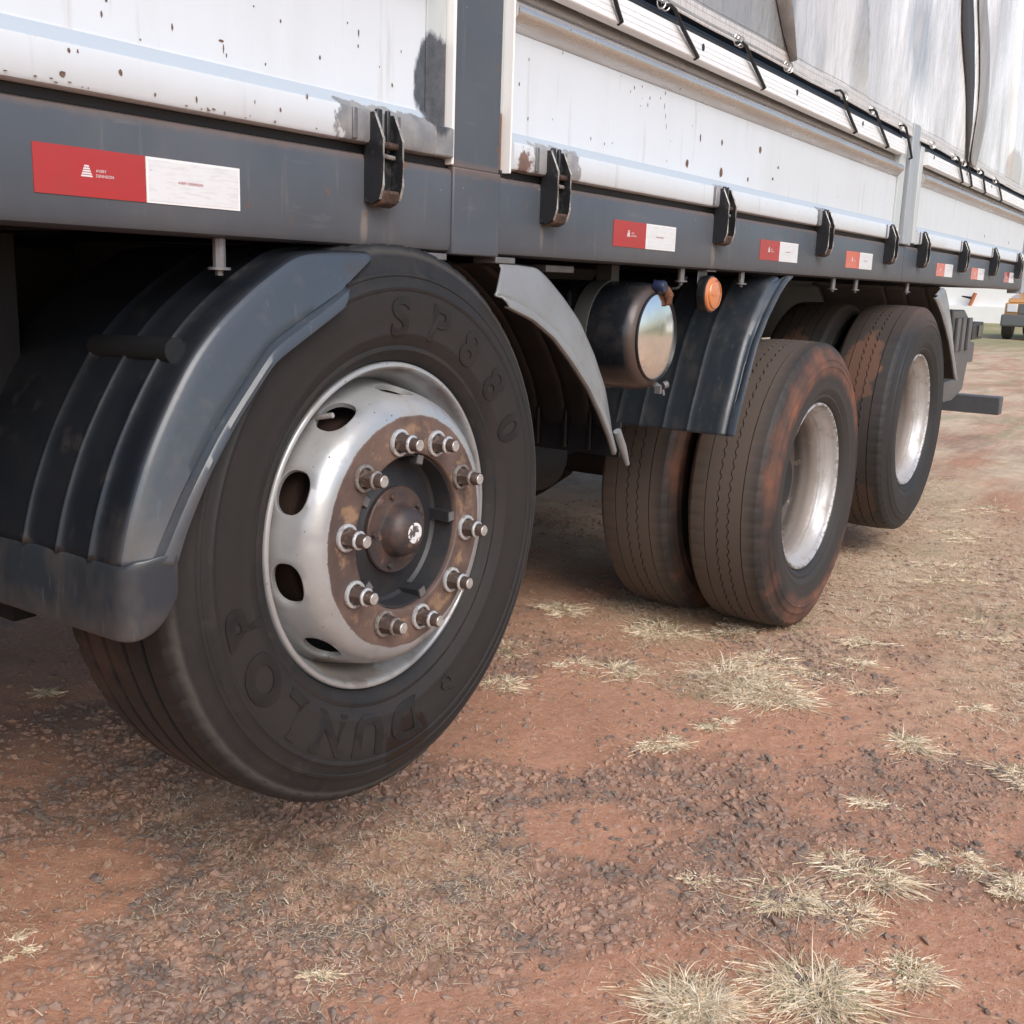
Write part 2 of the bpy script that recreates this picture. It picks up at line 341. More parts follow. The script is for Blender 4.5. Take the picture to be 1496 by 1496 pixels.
M['tyre3'] = tyre_mat('tag_axle_tyre_rubber', (0.018, 0.018, 0.019), [
    dict(kind='blob', c=(-0.42, 0.13, 0.24), r=(0.20, 0.085, 0.17), n=1.3, ns=14, col=(0.24, 0.095, 0.052), amt=0.9, rough=0.9),
    dict(kind='blob', c=(-0.40, 0.13, -0.32), r=(0.25, 0.1, 0.12), n=1.1, ns=9, col=(0.14, 0.065, 0.042), amt=0.6, rough=0.9),
    dict(kind='axis', a=2, lo=0.38, hi=0.5, n=0.1, ns=8, col=(0.14, 0.085, 0.06), amt=0.55, rough=0.9),
    dict(kind='axis', a=1, lo=0.0, hi=0.06, n=0.05, ns=8, col=(0.066, 0.052, 0.045), amt=0.6, rough=0.85)])
def rim_mat(name, plate):
    ly = [dict(scale=6, lo=0.42, hi=0.7, col=(0.32, 0.315, 0.295), amt=0.75, rough=0.5),
          dict(scale=(8, 8, 8), lo=0.55, hi=0.72, detail=7, col=(0.25, 0.21, 0.17), amt=0.5, rough=0.6)]
    if plate:
        ly += [dict(kind='rband', r=(0.05, 0.06, 0.207, 0.2095), n=0.010, ns=28, col=(0.070, 0.043, 0.036), col2=(0.145, 0.090, 0.070), s2=11, amt=0.97, rough=0.55),
               dict(kind='rband', r=(0.14, 0.15, 0.19, 0.2), n=0.03, ns=26, col=(0.32, 0.20, 0.12), amt=0.75, mul=(24, 0.54, 0.64)),
               dict(kind='blob', c=(-0.05, 0.04, -0.24), r=(0.10, 0.07, 0.05), n=1.3, ns=18, col=(0.13, 0.085, 0.05), amt=0.6, rough=0.7)]
    ly += [dict(scale=(14, 14, 5), lo=0.56, hi=0.68, detail=6, col=(0.20, 0.155, 0.12), amt=0.35, rough=0.6),
           dict(kind='rband', r=(0.215, 0.225, 0.24, 0.262), n=0.03, ns=14, col=(0.33, 0.30, 0.27), amt=0.4, mul=(9, 0.45, 0.6)),
           dict(kind='rband', r=(0.276, 0.283, 0.287, 0.293), n=0.004, ns=40, col=(0.10, 0.06, 0.045), amt=0.5, mul=(16, 0.45, 0.6)),
           dict(kind='rband', r=(0.252, 0.257, 0.262, 0.268), n=0.006, ns=30, col=(0.12, 0.07, 0.045), amt=0.5, mul=(12, 0.45, 0.6)),
           dict(kind='speck', scale=60, lo=0.07, hi=0.13, n2=9, col=(0.07, 0.05, 0.045), amt=0.85, rough=0.8)]
    return mat(name, (0.45, 0.465, 0.48), 0.30, 0.55, layers=ly, bumps=[dict(scale=18, s=0.08, d=0.004), dict(scale=150, s=0.06, d=0.001)])
M['rim1'] = rim_mat('silver_wheel_paint', True)
M['rim2'] = mat('worn_shaded_dual_rim', (0.56, 0.56, 0.57), 0.34, 0.5, layers=[
    dict(scale=(5, 25, 5), lo=0.42, hi=0.66, detail=6, col=(0.30, 0.265, 0.235), amt=0.75, rough=0.6),
    dict(kind='axis', a=1, lo=0.050, hi=0.070, n=0.02, ns=22, col=(0.17, 0.135, 0.115), amt=0.85, rough=0.6),  # this layer and the next paint the shade inside the deep dish
    dict(kind='axis', a=1, lo=0.115, hi=0.135, n=0.02, ns=22, col=(0.06, 0.05, 0.045), amt=0.9, rough=0.7),
    dict(scale=16, lo=0.60, hi=0.68, detail=7, col=(0.30, 0.25, 0.21), amt=0.6, rough=0.7),
    dict(kind='rband', r=(0.283, 0.288, 0.294, 0.30), n=0.008, ns=60, col=(0.06, 0.05, 0.045), amt=0.7, mul=(50, 0.5, 0.55))],
    bumps=[dict(scale=24, s=0.15, d=0.004)])
M['nut_ring'] = mat('bright_washer_steel', (0.60, 0.61, 0.62), 0.3, 0.5, layers=[dict(scale=120, lo=0.55, hi=0.65, col=(0.1, 0.07, 0.06), amt=0.7)])
M['nut'] = mat('brown_nut_steel', (0.085, 0.058, 0.048), 0.5, 0.3, layers=[dict(scale=90, lo=0.5, hi=0.7, col=(0.22, 0.17, 0.14), amt=0.6)])
M['stud_tip'] = mat('dull_stud_end', (0.50, 0.49, 0.47), 0.4, 0.5, layers=[dict(scale=160, lo=0.45, hi=0.7, col=(0.16, 0.12, 0.10), amt=0.7)])
M['hub'] = mat('dark_hub_casting', (0.026, 0.027, 0.031), 0.5, layers=[dict(scale=18, lo=0.5, hi=0.75, col=(0.06, 0.048, 0.042), amt=0.6)], bumps=[dict(scale=80, s=0.2, d=0.002)])
M['hubcap'] = mat('rusty_hub_cap', (0.10, 0.062, 0.050), 0.5, 0.25, layers=[
    dict(scale=22, lo=0.36, hi=0.56, col=(0.032, 0.030, 0.033), amt=0.9),
    dict(scale=40, lo=0.6, hi=0.7, col=(0.22, 0.13, 0.10), amt=0.6)], bumps=[dict(scale=90, s=0.25, d=0.002)])
M['sticker'] = mat('worn_white_sticker', (0.72, 0.72, 0.72), 0.4, layers=[dict(scale=70, lo=0.52, hi=0.56, detail=5, col=(0.05, 0.04, 0.04), amt=0.95)])
M['steel'] = mat('dull_grey_steel', (0.20, 0.20, 0.21), 0.45, 0.5, layers=[dict(scale=30, lo=0.5, hi=0.7, col=(0.09, 0.07, 0.06), amt=0.6)])
M['red'] = mat('red_reflective_film', (0.40, 0.022, 0.026), 0.22, layers=[dict(scale=12, lo=0.4, hi=0.7, col=(0.34, 0.032, 0.032), amt=0.7)], coat=0.35, bumps=[dict(scale=(12, 12, 30), s=0.10, d=0.004)])
M['orange_red'] = mat('faded_orange_reflective_film', (0.60, 0.10, 0.05), 0.25, coat=0.5)
M['wfilm'] = mat('white_reflective_film', (0.70, 0.71, 0.73), 0.28, layers=[
    dict(scale=(30, 30, 260), lo=0.5, hi=0.6, col=(0.60, 0.61, 0.63), amt=0.7), dict(kind='speck', scale=50, lo=0.03, hi=0.06, n2=20, col=(0.1, 0.08, 0.08), amt=0.8)], coat=0.3)
M['wborder'] = mat('white_film_border', (0.78, 0.78, 0.78), 0.3)
M['redink'] = mat('red_print', (0.40, 0.05, 0.05), 0.5)
M['whiteink'] = mat('white_print', (0.72, 0.66, 0.66), 0.5)
M['chrome'] = mat('scuffed_chrome', (0.95, 0.93, 0.90), 0.13, 1.0, layers=[dict(scale=14, lo=0.45, hi=0.7, col=(0.75, 0.72, 0.68), amt=0.5, demetal=False, rough=0.35), dict(kind='axis', a=2, lo=1.0, hi=0.93, n=0.04, ns=20, col=(0.62, 0.56, 0.50), amt=0.7, rough=0.6, demetal=False)], bumps=[dict(scale=8, s=0.05, d=0.01)])
M['tank'] = mat('gloss_black_tank', (0.012, 0.014, 0.018), 0.24, layers=[
    dict(kind='axis', a=1, lo=0.030, hi=0.012, n=0.02, ns=16, col=(0.10, 0.060, 0.045), amt=0.6, rough=0.7),
    dict(kind='axis', a=2, lo=0.93, hi=0.912, n=0.02, ns=16, col=(0.10, 0.060, 0.045), amt=0.6, rough=0.7),
    dict(scale=14, lo=0.5, hi=0.75, col=(0.05, 0.042, 0.036), amt=0.5, rough=0.55)], coat=0.3)
M['strapband'] = mat('grey_rubber_band', (0.075, 0.078, 0.076), 0.5)
M['bluecap'] = mat('blue_valve_cap', (0.012, 0.02, 0.055), 0.35)
M['amber'] = mat('amber_lens', (0.60, 0.205, 0.075), 0.28, coat=0.6, bumps=[dict(scale=130, s=0.15, d=0.001)])
M['tarp'] = mat('silver_tarpaulin', (0.86, 0.86, 0.86), 0.22, layers=[
    dict(scale=(2.2, 3, 0.8), lo=0.47, hi=0.62, detail=4, col=(0.40, 0.39, 0.38), amt=0.7, rough=0.33),
    dict(kind='blob', c=(0.9, 0, 2.0), r=(1.7, 1, 0.9), n=0.9, ns=(5, 5, 1.6), e0=0.35, col=(0.20, 0.197, 0.193), amt=0.88),  # greyer left stretch: reflection off the folds put into the colour
    dict(kind='blob', c=(1.70, 0, 1.95), r=(0.13, 1, 0.16), n=0.7, ns=(20, 20, 3), e0=0.5, col=(0.15, 0.15, 0.15), amt=0.75),  # dark side of the crease, fold shade painted in
    dict(kind='blob', c=(2.40, 0, 2.05), r=(0.12, 1, 0.24), n=0.7, ns=(12, 12, 3), e0=0.4, col=(0.22, 0.22, 0.22), amt=0.7),  # painted shade left of the second crease
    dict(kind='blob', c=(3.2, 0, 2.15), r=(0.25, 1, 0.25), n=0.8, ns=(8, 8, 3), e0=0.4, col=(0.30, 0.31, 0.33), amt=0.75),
    dict(kind='blob', c=(5.4, 0, 1.87), r=(0.25, 1, 0.13), n=0.9, ns=(12, 12, 3), col=(0.42, 0.34, 0.29), amt=0.7),
    dict(scale=(26, 26, 2.2), lo=0.58, hi=0.70, detail=6, col=(0.45, 0.42, 0.39), amt=0.3, rough=0.45),
    dict(scale=(3, 3, 2), lo=0.5, hi=0.7, detail=6, col=(0.52, 0.51, 0.50), amt=0.6, rough=0.3)],
    coat=0.25, bumps=[dict(scale=(4, 4, 1.8), s=0.45, d=0.05), dict(scale=(22, 22, 11), s=0.5, d=0.014), dict(scale=(80, 80, 34), s=0.35, d=0.004)])
M['hem'] = mat('stitched_tarpaulin_hem', (0.58, 0.57, 0.56), 0.35, layers=[
    dict(scale=(150, 20, 14), lo=0.52, hi=0.60, col=(0.28, 0.25, 0.23), amt=0.55)], bumps=[dict(scale=(160, 20, 20), s=0.4, d=0.002)])
M['thread'] = mat('grey_thread', (0.25, 0.23, 0.22), 0.7)
M['darkcloth'] = mat('dark_grey_webbing', (0.045, 0.046, 0.052), 0.6)
M['rubber'] = mat('black_rubber_strap', (0.012, 0.012, 0.013), 0.5)
M['ring'] = mat('steel_eyelet', (0.55, 0.54, 0.52), 0.3, 0.8)
M['chip'] = mat('rust_chip', (0.10, 0.06, 0.045), 0.85, layers=[dict(scale=160, lo=0.4, hi=0.6, col=(0.20, 0.13, 0.095), amt=0.8)])
M['primer'] = mat('flaked_paint_edge', (0.85, 0.85, 0.84), 0.6)

# ------------------------------------------------------------------ ground
def vnoise(x, y, seed=0):
    xi = np.floor(x).astype(np.int64); yi = np.floor(y).astype(np.int64); xf = x - xi; yf = y - yi
    u = xf * xf * (3 - 2 * xf); v = yf * yf * (3 - 2 * yf)
    def h(a, b):
        n = (a * 374761393 + b * 668265263 + seed * 974711) & 0xFFFFFFFF
        n = ((n ^ (n >> 13)) * 1274126177) & 0xFFFFFFFF
        n = n ^ (n >> 16)
        return (n & 0xFFFF) / 65535.0
    return (h(xi, yi) * (1 - u) + h(xi + 1, yi) * u) * (1 - v) + (h(xi, yi + 1) * (1 - u) + h(xi + 1, yi + 1) * u) * v
def fbm(x, y, seed=0, o=4):
    s = 0; a = 0.5; t = 0
    for k in range(o):
        s = s + a * vnoise(x * 2 ** k + 17.3 * k, y * 2 ** k - 9.1 * k, seed + k); t += a; a *= 0.5
    return s / t
GRAV = [(0.783,-0.276,.16,1.1),(1.851,-0.141,.22,.9),(0.334,0.415,.30,.9),(0.028,-0.211,.22,.8),(-0.371,0.03,.22,1.0),(-0.157,0.33,.16,.7),
        (1.305,-0.823,.12,.9),(-0.132,-0.40,.16,.7),(0.128,-0.40,.10,.6),(0.60,-0.50,.10,.9),(0.184,1.10,.25,.6),(2.4,-0.5,.35,.5),(0.10,0.70,.15,.5),(0.45,0.10,.12,.6),(1.6,-0.5,.2,.6),(0.55,-0.03,.12,.6)]
SOIL = [(0.485,-0.165,.11,1.4),(1.096,0.149,.20,1.5),(0.466,-0.968,.22,1.2),(-0.02,1.05,.14,.9),(0.80,0.35,.2,.8),(1.25,-0.45,.18,.8),(0.9,-0.75,.2,.7),(0.12,0.60,.10,.8),(2.5,0.1,.3,.8),(-0.05,-0.62,.12,.6),(0.62,-0.38,.08,.8)]
STRAW = [(0.045,0.545,.13,1.1),(0.02,-0.12,.22,.8),(0.22,-0.02,.16,.7),(0.42,-0.55,.16,.8),(0.15,-0.72,.2,.6),(1.5,-0.1,.22,.9),(2.7,-0.3,.7,.8),(1.9,0.35,.35,.7),(2.1,-0.8,.4,.6),(3.6,0.0,.9,.7),(1.25,0.28,.22,.6),(0.9,-0.6,.2,.5),(0.0,0.2,.15,.5)]
def field(x, y, lst):
    s = 0
    for cx, cy, r, a in lst: s = s + a * np.exp(-((x - cx) ** 2 + (y - cy) ** 2) / (r * r))
    return s
def gravel_mask(x, y):
    g = 0.42 + 1.15 * (fbm(x * 1.9 + 5, y * 1.9 + 2, 3, 5) - 0.5) * 1.6 + 0.55 * field(x, y, GRAV) - 0.6 * field(x, y, SOIL)
    g = g + 0.75 * (fbm(x * 7, y * 7, 31, 3) - 0.5)
    far = np.clip((np.hypot(x, y) - 3) / 10, 0, 1)
    return np.clip(g * (1 - 0.5 * far), 0, 1)
def straw_mask(x, y):
    d = np.hypot(x, y)
    s = 0.18 + 1.2 * (fbm(x * 1.3 + 40, y * 2.2 + 11, 8, 5) - 0.5) + 0.75 * field(x, y, STRAW) - 0.3 * field(x, y, SOIL)
    s = s + np.clip((x - 2.2) / 5, 0, 0.42)
    return np.clip(s, 0, 1)
def ground_z(x, y):
    z = 0.020 * (fbm(x * 0.9, y * 0.9, 1, 3) - 0.5) + 0.014 * (fbm(x * 5, y * 5, 5, 4) - 0.5)
    g = gravel_mask(x, y)
    z = z + (0.004 + 0.016 * g) * (fbm(x * 24, y * 24, 9, 3) - 0.5)
    return z - 0.004
def graded(lo, a, b, hi, step, k):
    c = list(np.arange(a, b, step)); s = step; v = b
    while v < hi: c.append(v); s = min(s * k, (hi - lo) / 12); v += s
    c.append(hi); s = step; v = a - step; left = []
    while v > lo: left.append(v); s = min(s * k, (hi - lo) / 12); v -= s
    left.append(lo)
    return np.array(left[::-1] + c)
gx = graded(-300, -0.7, 2.4, 420, 0.0095, 1.035); gy = graded(-300, -1.25, 0.95, 300, 0.0095, 1.035)
X, Y = np.meshgrid(gx, gy, indexing='ij')
Z = ground_z(X, Y); Z = np.where(np.hypot(X, Y) > 60, -0.01, Z)
V = np.stack([X, Y, Z], -1).reshape(-1, 3)
nx_, ny_ = len(gx), len(gy)
I = (np.arange(nx_ - 1)[:, None] * ny_ + np.arange(ny_ - 1)[None, :]).ravel()
F = np.stack([I, I + ny_, I + ny_ + 1, I + 1], 1)
me = npmesh('ground', V, F, smooth=True)
for nm, arr in (('gravel', gravel_mask(X, Y)), ('straw', straw_mask(X, Y))):
    a = me.attributes.new(nm, 'FLOAT', 'POINT'); a.data.foreach_set('value', arr.astype(np.float32).ravel())
SOILC = (0.50, 0.262, 0.168)
M['ground'] = mat('red_soil_and_gravel', SOILC, 0.92, layers=[
    dict(scale=3.1, lo=0.4, hi=0.65, col=(0.40, 0.200, 0.128), amt=0.75),
    dict(scale=48, lo=0.45, hi=0.7, detail=6, col=(0.64, 0.41, 0.29), amt=0.5),
    dict(kind='attr', name='gravel', lo=0.40, hi=0.72, n=0.6, ns=45, col=(0.23, 0.152, 0.118), col2=(0.38, 0.225, 0.155), s2=40, amt=0.8),
    dict(kind='attr', name='straw', lo=0.45, hi=0.95, n=0.9, ns=(30, 60, 30), col=(0.42, 0.29, 0.18), col2=(0.56, 0.42, 0.28), s2=120, amt=0.5),
    dict(scale=(0.8, 2.2, 1), lo=0.36, hi=0.60, detail=7, col=(0.58, 0.43, 0.29), col2=(0.72, 0.57, 0.41), s2=9, amt=0.9, ax=(0, 1.0, 3.4)),
    dict(scale=(0.9, 2.6, 1), lo=0.52, hi=0.66, detail=6, col=(0.30, 0.29, 0.16), amt=0.55, ax=(0, 3.5, 9.0)),
    dict(scale=(0.2, 0.3, 1), lo=0.2, hi=0.5, detail=6, col=(0.25, 0.26, 0.12), amt=0.8, ax=(0, 22.0, 30.0)),
    dict(scale=260, lo=0.6, hi=0.7, detail=3, col=(0.12, 0.07, 0.05), amt=0.5)],
    bumps=[dict(scale=95, s=0.5, d=0.010, detail=8), dict(scale=320, s=0.5, d=0.003)], spec=0.25)
ground = obj('ground', me, M['ground'], kind='structure')

# stones: six shared shapes; the largest are single pieces of the ground, the rest one gravel mesh
def stone_shape(seed):
    rg = np.random.default_rng(seed)
    b = bmesh.new(); bmesh.ops.create_icosphere(b, subdivisions=1, radius=1)
    pl = [(rg.normal(size=3), rg.uniform(0.45, 0.8)) for _ in range(7)]
    V = np.array([v.co[:] for v in b.verts]); Fc = np.array([[v.index for v in f.verts] for f in b.faces]); b.free()
    for n, d in pl:
        n = n / np.linalg.norm(n); t = V @ n; V = V - np.outer(np.maximum(t - d, 0), n)
    V = V * np.array([1, rg.uniform(0.6, 0.95), rg.uniform(0.38, 0.7)])
    return V, Fc
SH = [stone_shape(s) for s in range(100, 108)]
def gravel_mat(name, c1, c2, c3):
    return mat(name, c1, 0.88, layers=[dict(scale=14, lo=0.42, hi=0.58, detail=2, col=c2, amt=1.0), dict(scale=9, lo=0.5, hi=0.62, detail=2, off=31, col=c3, amt=1.0),
        dict(scale=160, lo=0.5, hi=0.7, col=(0.24, 0.13, 0.095), amt=0.5)], bumps=[dict(scale=260, s=0.3, d=0.002)], spec=0.3)
M['gravel'] = gravel_mat('gravel_chips', (0.30, 0.205, 0.160), (0.40, 0.245, 0.175), (0.20, 0.155, 0.130))
M['stone'] = mat('grey_brown_stone', (0.31, 0.225, 0.180), 0.85, layers=[
    dict(scale=30, lo=0.4, hi=0.7, col=(0.38, 0.24, 0.175), amt=0.9), dict(scale=200, lo=0.55, hi=0.7, col=(0.11, 0.09, 0.085), amt=0.5)], bumps=[dict(scale=90, s=0.4, d=0.004)], spec=0.3)
def scatter(n, gen):
    out = []
    while len(out) < n:
        x, y = gen()
        out.append((x, y))
    return out
def cam_area(n, far=5.0, pw=1.0):
    """positions spread over the open ground, denser near the camera side (real density falls with distance)."""
    r = RNG.random
    x = -0.75 + (far + 0.75) * r(n) ** (1.9 * pw); y = -1.3 + 3.0 * r(n)
    return x, y
xs, ys = cam_area(100000)
xs2 = -0.7 + 2.6 * RNG.random(40000) ** 1.4; ys2 = -1.2 + 2.3 * RNG.random(40000); xs = np.r_[xs, xs2]; ys = np.r_[ys, ys2]
g = gravel_mask(xs, ys); keep = RNG.random(len(xs)) < np.clip((g - 0.30) * 1.9, 0.12, 1)
xs, ys, g = xs[keep], ys[keep], g[keep]
n = len(xs)
sz = 0.0018 + 0.0150 * RNG.random(n) ** 3.8 + 0.0012 * g
V_, F_ = [], []; base = 0
rot = RNG.random(n) * 2 * pi; tl = (RNG.random((n, 2)) - 0.5) * 0.9
zz = ground_z(xs, ys)
for k, (sv, sf) in enumerate(SH):
    idx = np.nonzero(np.arange(n) % len(SH) == k)[0]
    c, s = np.cos(rot[idx]), np.sin(rot[idx])
    P_ = sv[None, :, :] * sz[idx][:, None, None] * np.array([1, 1, 1])
    zt = P_[..., 2] + P_[..., 0] * 0.6 * tl[idx, 0][:, None] + P_[..., 1] * tl[idx, 1][:, None]
    xr = P_[..., 0] * c[:, None] - P_[..., 1] * s[:, None]; yr = P_[..., 0] * s[:, None] + P_[..., 1] * c[:, None]
    Q = np.stack([xr + xs[idx][:, None], yr + ys[idx][:, None], zt + zz[idx][:, None] + 0.02 * sz[idx][:, None]], -1)
    V_.append(Q.reshape(-1, 3)); F_.append((sf[None] + (np.arange(len(idx)) * len(sv))[:, None, None] + base).reshape(-1, 3)); base += len(idx) * len(sv)
obj('gravel', npmesh('gravel', np.concatenate(V_), np.concatenate(F_)), M['gravel'], kind='stuff')
smesh = []
for k, (sv, sf) in enumerate(SH):
    m_ = npmesh('stone', sv, sf); m_.materials.append(M['stone']); smesh.append(m_)
BIG = [(-0.342,0.077,.022),(-0.362,0.012,.026),(-0.358,0.147,.018),(-0.298,0.258,.02),(0.06,-0.021,.02),(0.024,-0.093,.022),(1.134,-0.755,.028),(-0.43,-0.055,.024),(0.12,-0.258,.018),(-0.40,-0.10,.018),(-0.33,-0.03,.016),(0.84,-0.22,.022),(0.76,-0.30,.02),(0.80,-0.18,.018)]
cnt = 0
xs, ys = cam_area(9000, 3.0, 0.8); g = gravel_mask(xs, ys)
cand = [(x, y, 0.008 + 0.013 * random.random() ** 1.8) for x, y, q in zip(xs, ys, g) if q > 0.5 and y < 0.8 and x < 2.2]
random.shuffle(cand)
for x, y, s in BIG + cand[:240]:
    o = bpy.data.objects.new('stone', smesh[cnt % len(smesh)]); COL.objects.link(o); o.parent = ground
    o.location = (x, y, float(ground_z(np.array([x]), np.array([y]))[0]) - 0.12 * s); o.scale = (s, s, s * 0.8)
    o.rotation_euler = (random.uniform(-.3, .3), random.uniform(-.3, .3), random.uniform(0, 6.28)); cnt += 1

# soil crumbs: tiny octahedra in soil colour that grit up the red ground
n = 95000
xs = -0.7 + 3.2 * RNG.random(n) ** 1.45; ys = -1.25 + 2.3 * RNG.random(n)
cl = fbm(xs * 11, ys * 11, 120, 3); kp = RNG.random(n) < np.clip((cl - 0.30) * 2.2, 0.1, 1); xs, ys = xs[kp], ys[kp]; n = len(xs)
OV = np.array([(1, 0, 0), (-1, 0, 0), (0, 1, 0), (0, -1, 0), (0, 0, 1), (0, 0, -1)], float); OF = np.array([(0, 2, 4), (2, 1, 4), (1, 3, 4), (3, 0, 4), (2, 0, 5), (1, 2, 5), (3, 1, 5), (0, 3, 5)])
sz = 0.0008 + 0.0024 * RNG.random(n) ** 2.2; rot = RNG.random(n) * 2 * pi; jit = 0.6 + 0.8 * RNG.random((n, 6, 1))
P_ = OV[None] * jit * sz[:, None, None]; c, s_c = np.cos(rot)[:, None], np.sin(rot)[:, None]
Q = np.stack([P_[..., 0] * c - P_[..., 1] * s_c + xs[:, None], P_[..., 0] * s_c + P_[..., 1] * c + ys[:, None], P_[..., 2] * 0.8 + (ground_z(xs, ys) + 0.0004)[:, None]], -1)
M['crumb'] = mat('red_soil_crumbs', (0.46, 0.24, 0.155), 0.95, layers=[dict(scale=40, lo=0.42, hi=0.6, detail=2, col=(0.33, 0.165, 0.11), amt=1), dict(scale=31, lo=0.55, hi=0.65, off=7, detail=2, col=(0.55, 0.36, 0.26), amt=1)], spec=0.2)
obj('soil_crumbs', npmesh('soil_crumbs', Q.reshape(-1, 3), (OF[None] + (np.arange(n) * 6)[:, None, None]).reshape(-1, 3)), M['crumb'], kind='stuff')

# straw litter
M['straw'] = mat('dry_straw', (0.60, 0.45, 0.30), 0.7, layers=[dict(scale=25, lo=0.4, hi=0.6, detail=2, col=(0.72, 0.60, 0.44), amt=1), dict(scale=14, lo=0.55, hi=0.65, detail=2, off=9, col=(0.36, 0.22, 0.13), amt=1)], spec=0.3)
def blades(P0, D, L_, W_, bend, seg=3, lift=None):
    """P0 (n,3) roots, D (n,3) unit start directions, bend: droop along the blade."""
    n = len(P0); up = np.array([0, 0, 1.0])
    side = np.cross(D, up); side /= (np.linalg.norm(side, axis=1, keepdims=True) + 1e-9)
    rows = []
    for j in range(seg + 1):
        t = j / seg
        C_ = P0 + D * (L_ * t)[:, None]; C_[:, 2] -= bend * L_ * t * t
        wv = W_ * (1 - 0.85 * t)
        rows.append(C_ - side * wv[:, None] / 2); rows.append(C_ + side * wv[:, None] / 2)
    V = np.stack(rows, 1)
    base = (np.arange(n) * (2 * (seg + 1)))[:, None, None]
    q = np.array([[2*j, 2*j+1, 2*j+3, 2*j+2] for j in range(seg)])[None]
    return V.reshape(-1, 3), (base + q).reshape(-1, 4)
xs, ys = cam_area(120000, 7.0, 0.95)
xs2 = -0.7 + 3.2 * RNG.random(120000) ** 1.3; ys2 = -1.25 + 2.4 * RNG.random(120000); xs = np.r_[xs, xs2]; ys = np.r_[ys, ys2]
s_ = straw_mask(xs, ys); keep = RNG.random(len(xs)) < np.clip((s_ + 0.5 * (fbm(xs * 14, ys * 14, 66, 2) - 0.5) - 0.27) * 1.4, 0.05, 0.85)
xs, ys = xs[keep], ys[keep]; n = len(xs)
a = RNG.random(n) * 2 * pi; el = RNG.random(n) ** 2 * 0.6
D = np.stack([np.cos(a) * np.cos(el), np.sin(a) * np.cos(el), np.sin(el)], 1)
L_ = 0.006 + 0.026 * RNG.random(n) ** 2.2
P0 = np.stack([xs, ys, ground_z(xs, ys) + 0.005 + 0.005 * RNG.random(n)], 1)
V, F = blades(P0, D, L_, 0.0010 + 0.0020 * RNG.random(n) ** 2, 0.4 * (RNG.random(n)), 2)
obj('straw_litter', npmesh('straw_litter', V, F), M['straw'], kind='stuff')
# low dry grass of the far yard
n = 360000
xs = 1.15 + 11 * RNG.random(n) ** 1.7; ys = -2.0 + 4.6 * RNG.random(n) ** 1.2
c_ = straw_mask(xs, ys) + 0.9 * (fbm(xs * 4, ys * 6, 77, 4) - 0.5) + 0.5 * (fbm(xs * 16, ys * 20, 78, 2) - 0.5); kp = RNG.random(n) < np.clip((c_ - 0.46) * 2.2, 0, 0.8) * np.clip(0.35 + (xs - 1.15) * 1.5 - ys * 0.4, 0.1, 1) * np.clip(1.25 - xs * 0.08, 0.3, 1); xs, ys = xs[kp], ys[kp]; n = len(xs)
dirn = 2 * pi * fbm(xs * 3, ys * 3, 90, 2) * 2
a = dirn + RNG.normal(size=n) * 0.7; el = 0.03 + 0.45 * RNG.random(n) ** 2
D = np.stack([np.cos(a) * np.cos(el), np.sin(a) * np.cos(el), np.sin(el)], 1)
L_ = 0.012 + 0.045 * RNG.random(n) ** 2
V, F = blades(np.stack([xs, ys, ground_z(xs, ys)], 1), D, L_, 0.0014 + 0.0022 * RNG.random(n) + 0.0004 * xs, 0.4 * RNG.random(n), 2)
V[:, 2] = np.maximum(V[:, 2], np.repeat(ground_z(xs, ys), 6) + 0.002)
M['yardgrass'] = mat('yard_dry_grass', (0.66, 0.51, 0.35), 0.75, layers=[dict(scale=30, lo=0.42, hi=0.6, detail=3, col=(0.82, 0.70, 0.54), amt=1), dict(scale=24, lo=0.52, hi=0.6, off=4, detail=3, col=(0.34, 0.22, 0.14), amt=1), dict(scale=1.4, lo=0.55, hi=0.68, detail=3, off=9, col=(0.26, 0.25, 0.12), amt=0.8)], spec=0.3)
obj('dry_grass', npmesh('dry_grass', V, F), M['yardgrass'], kind='stuff')

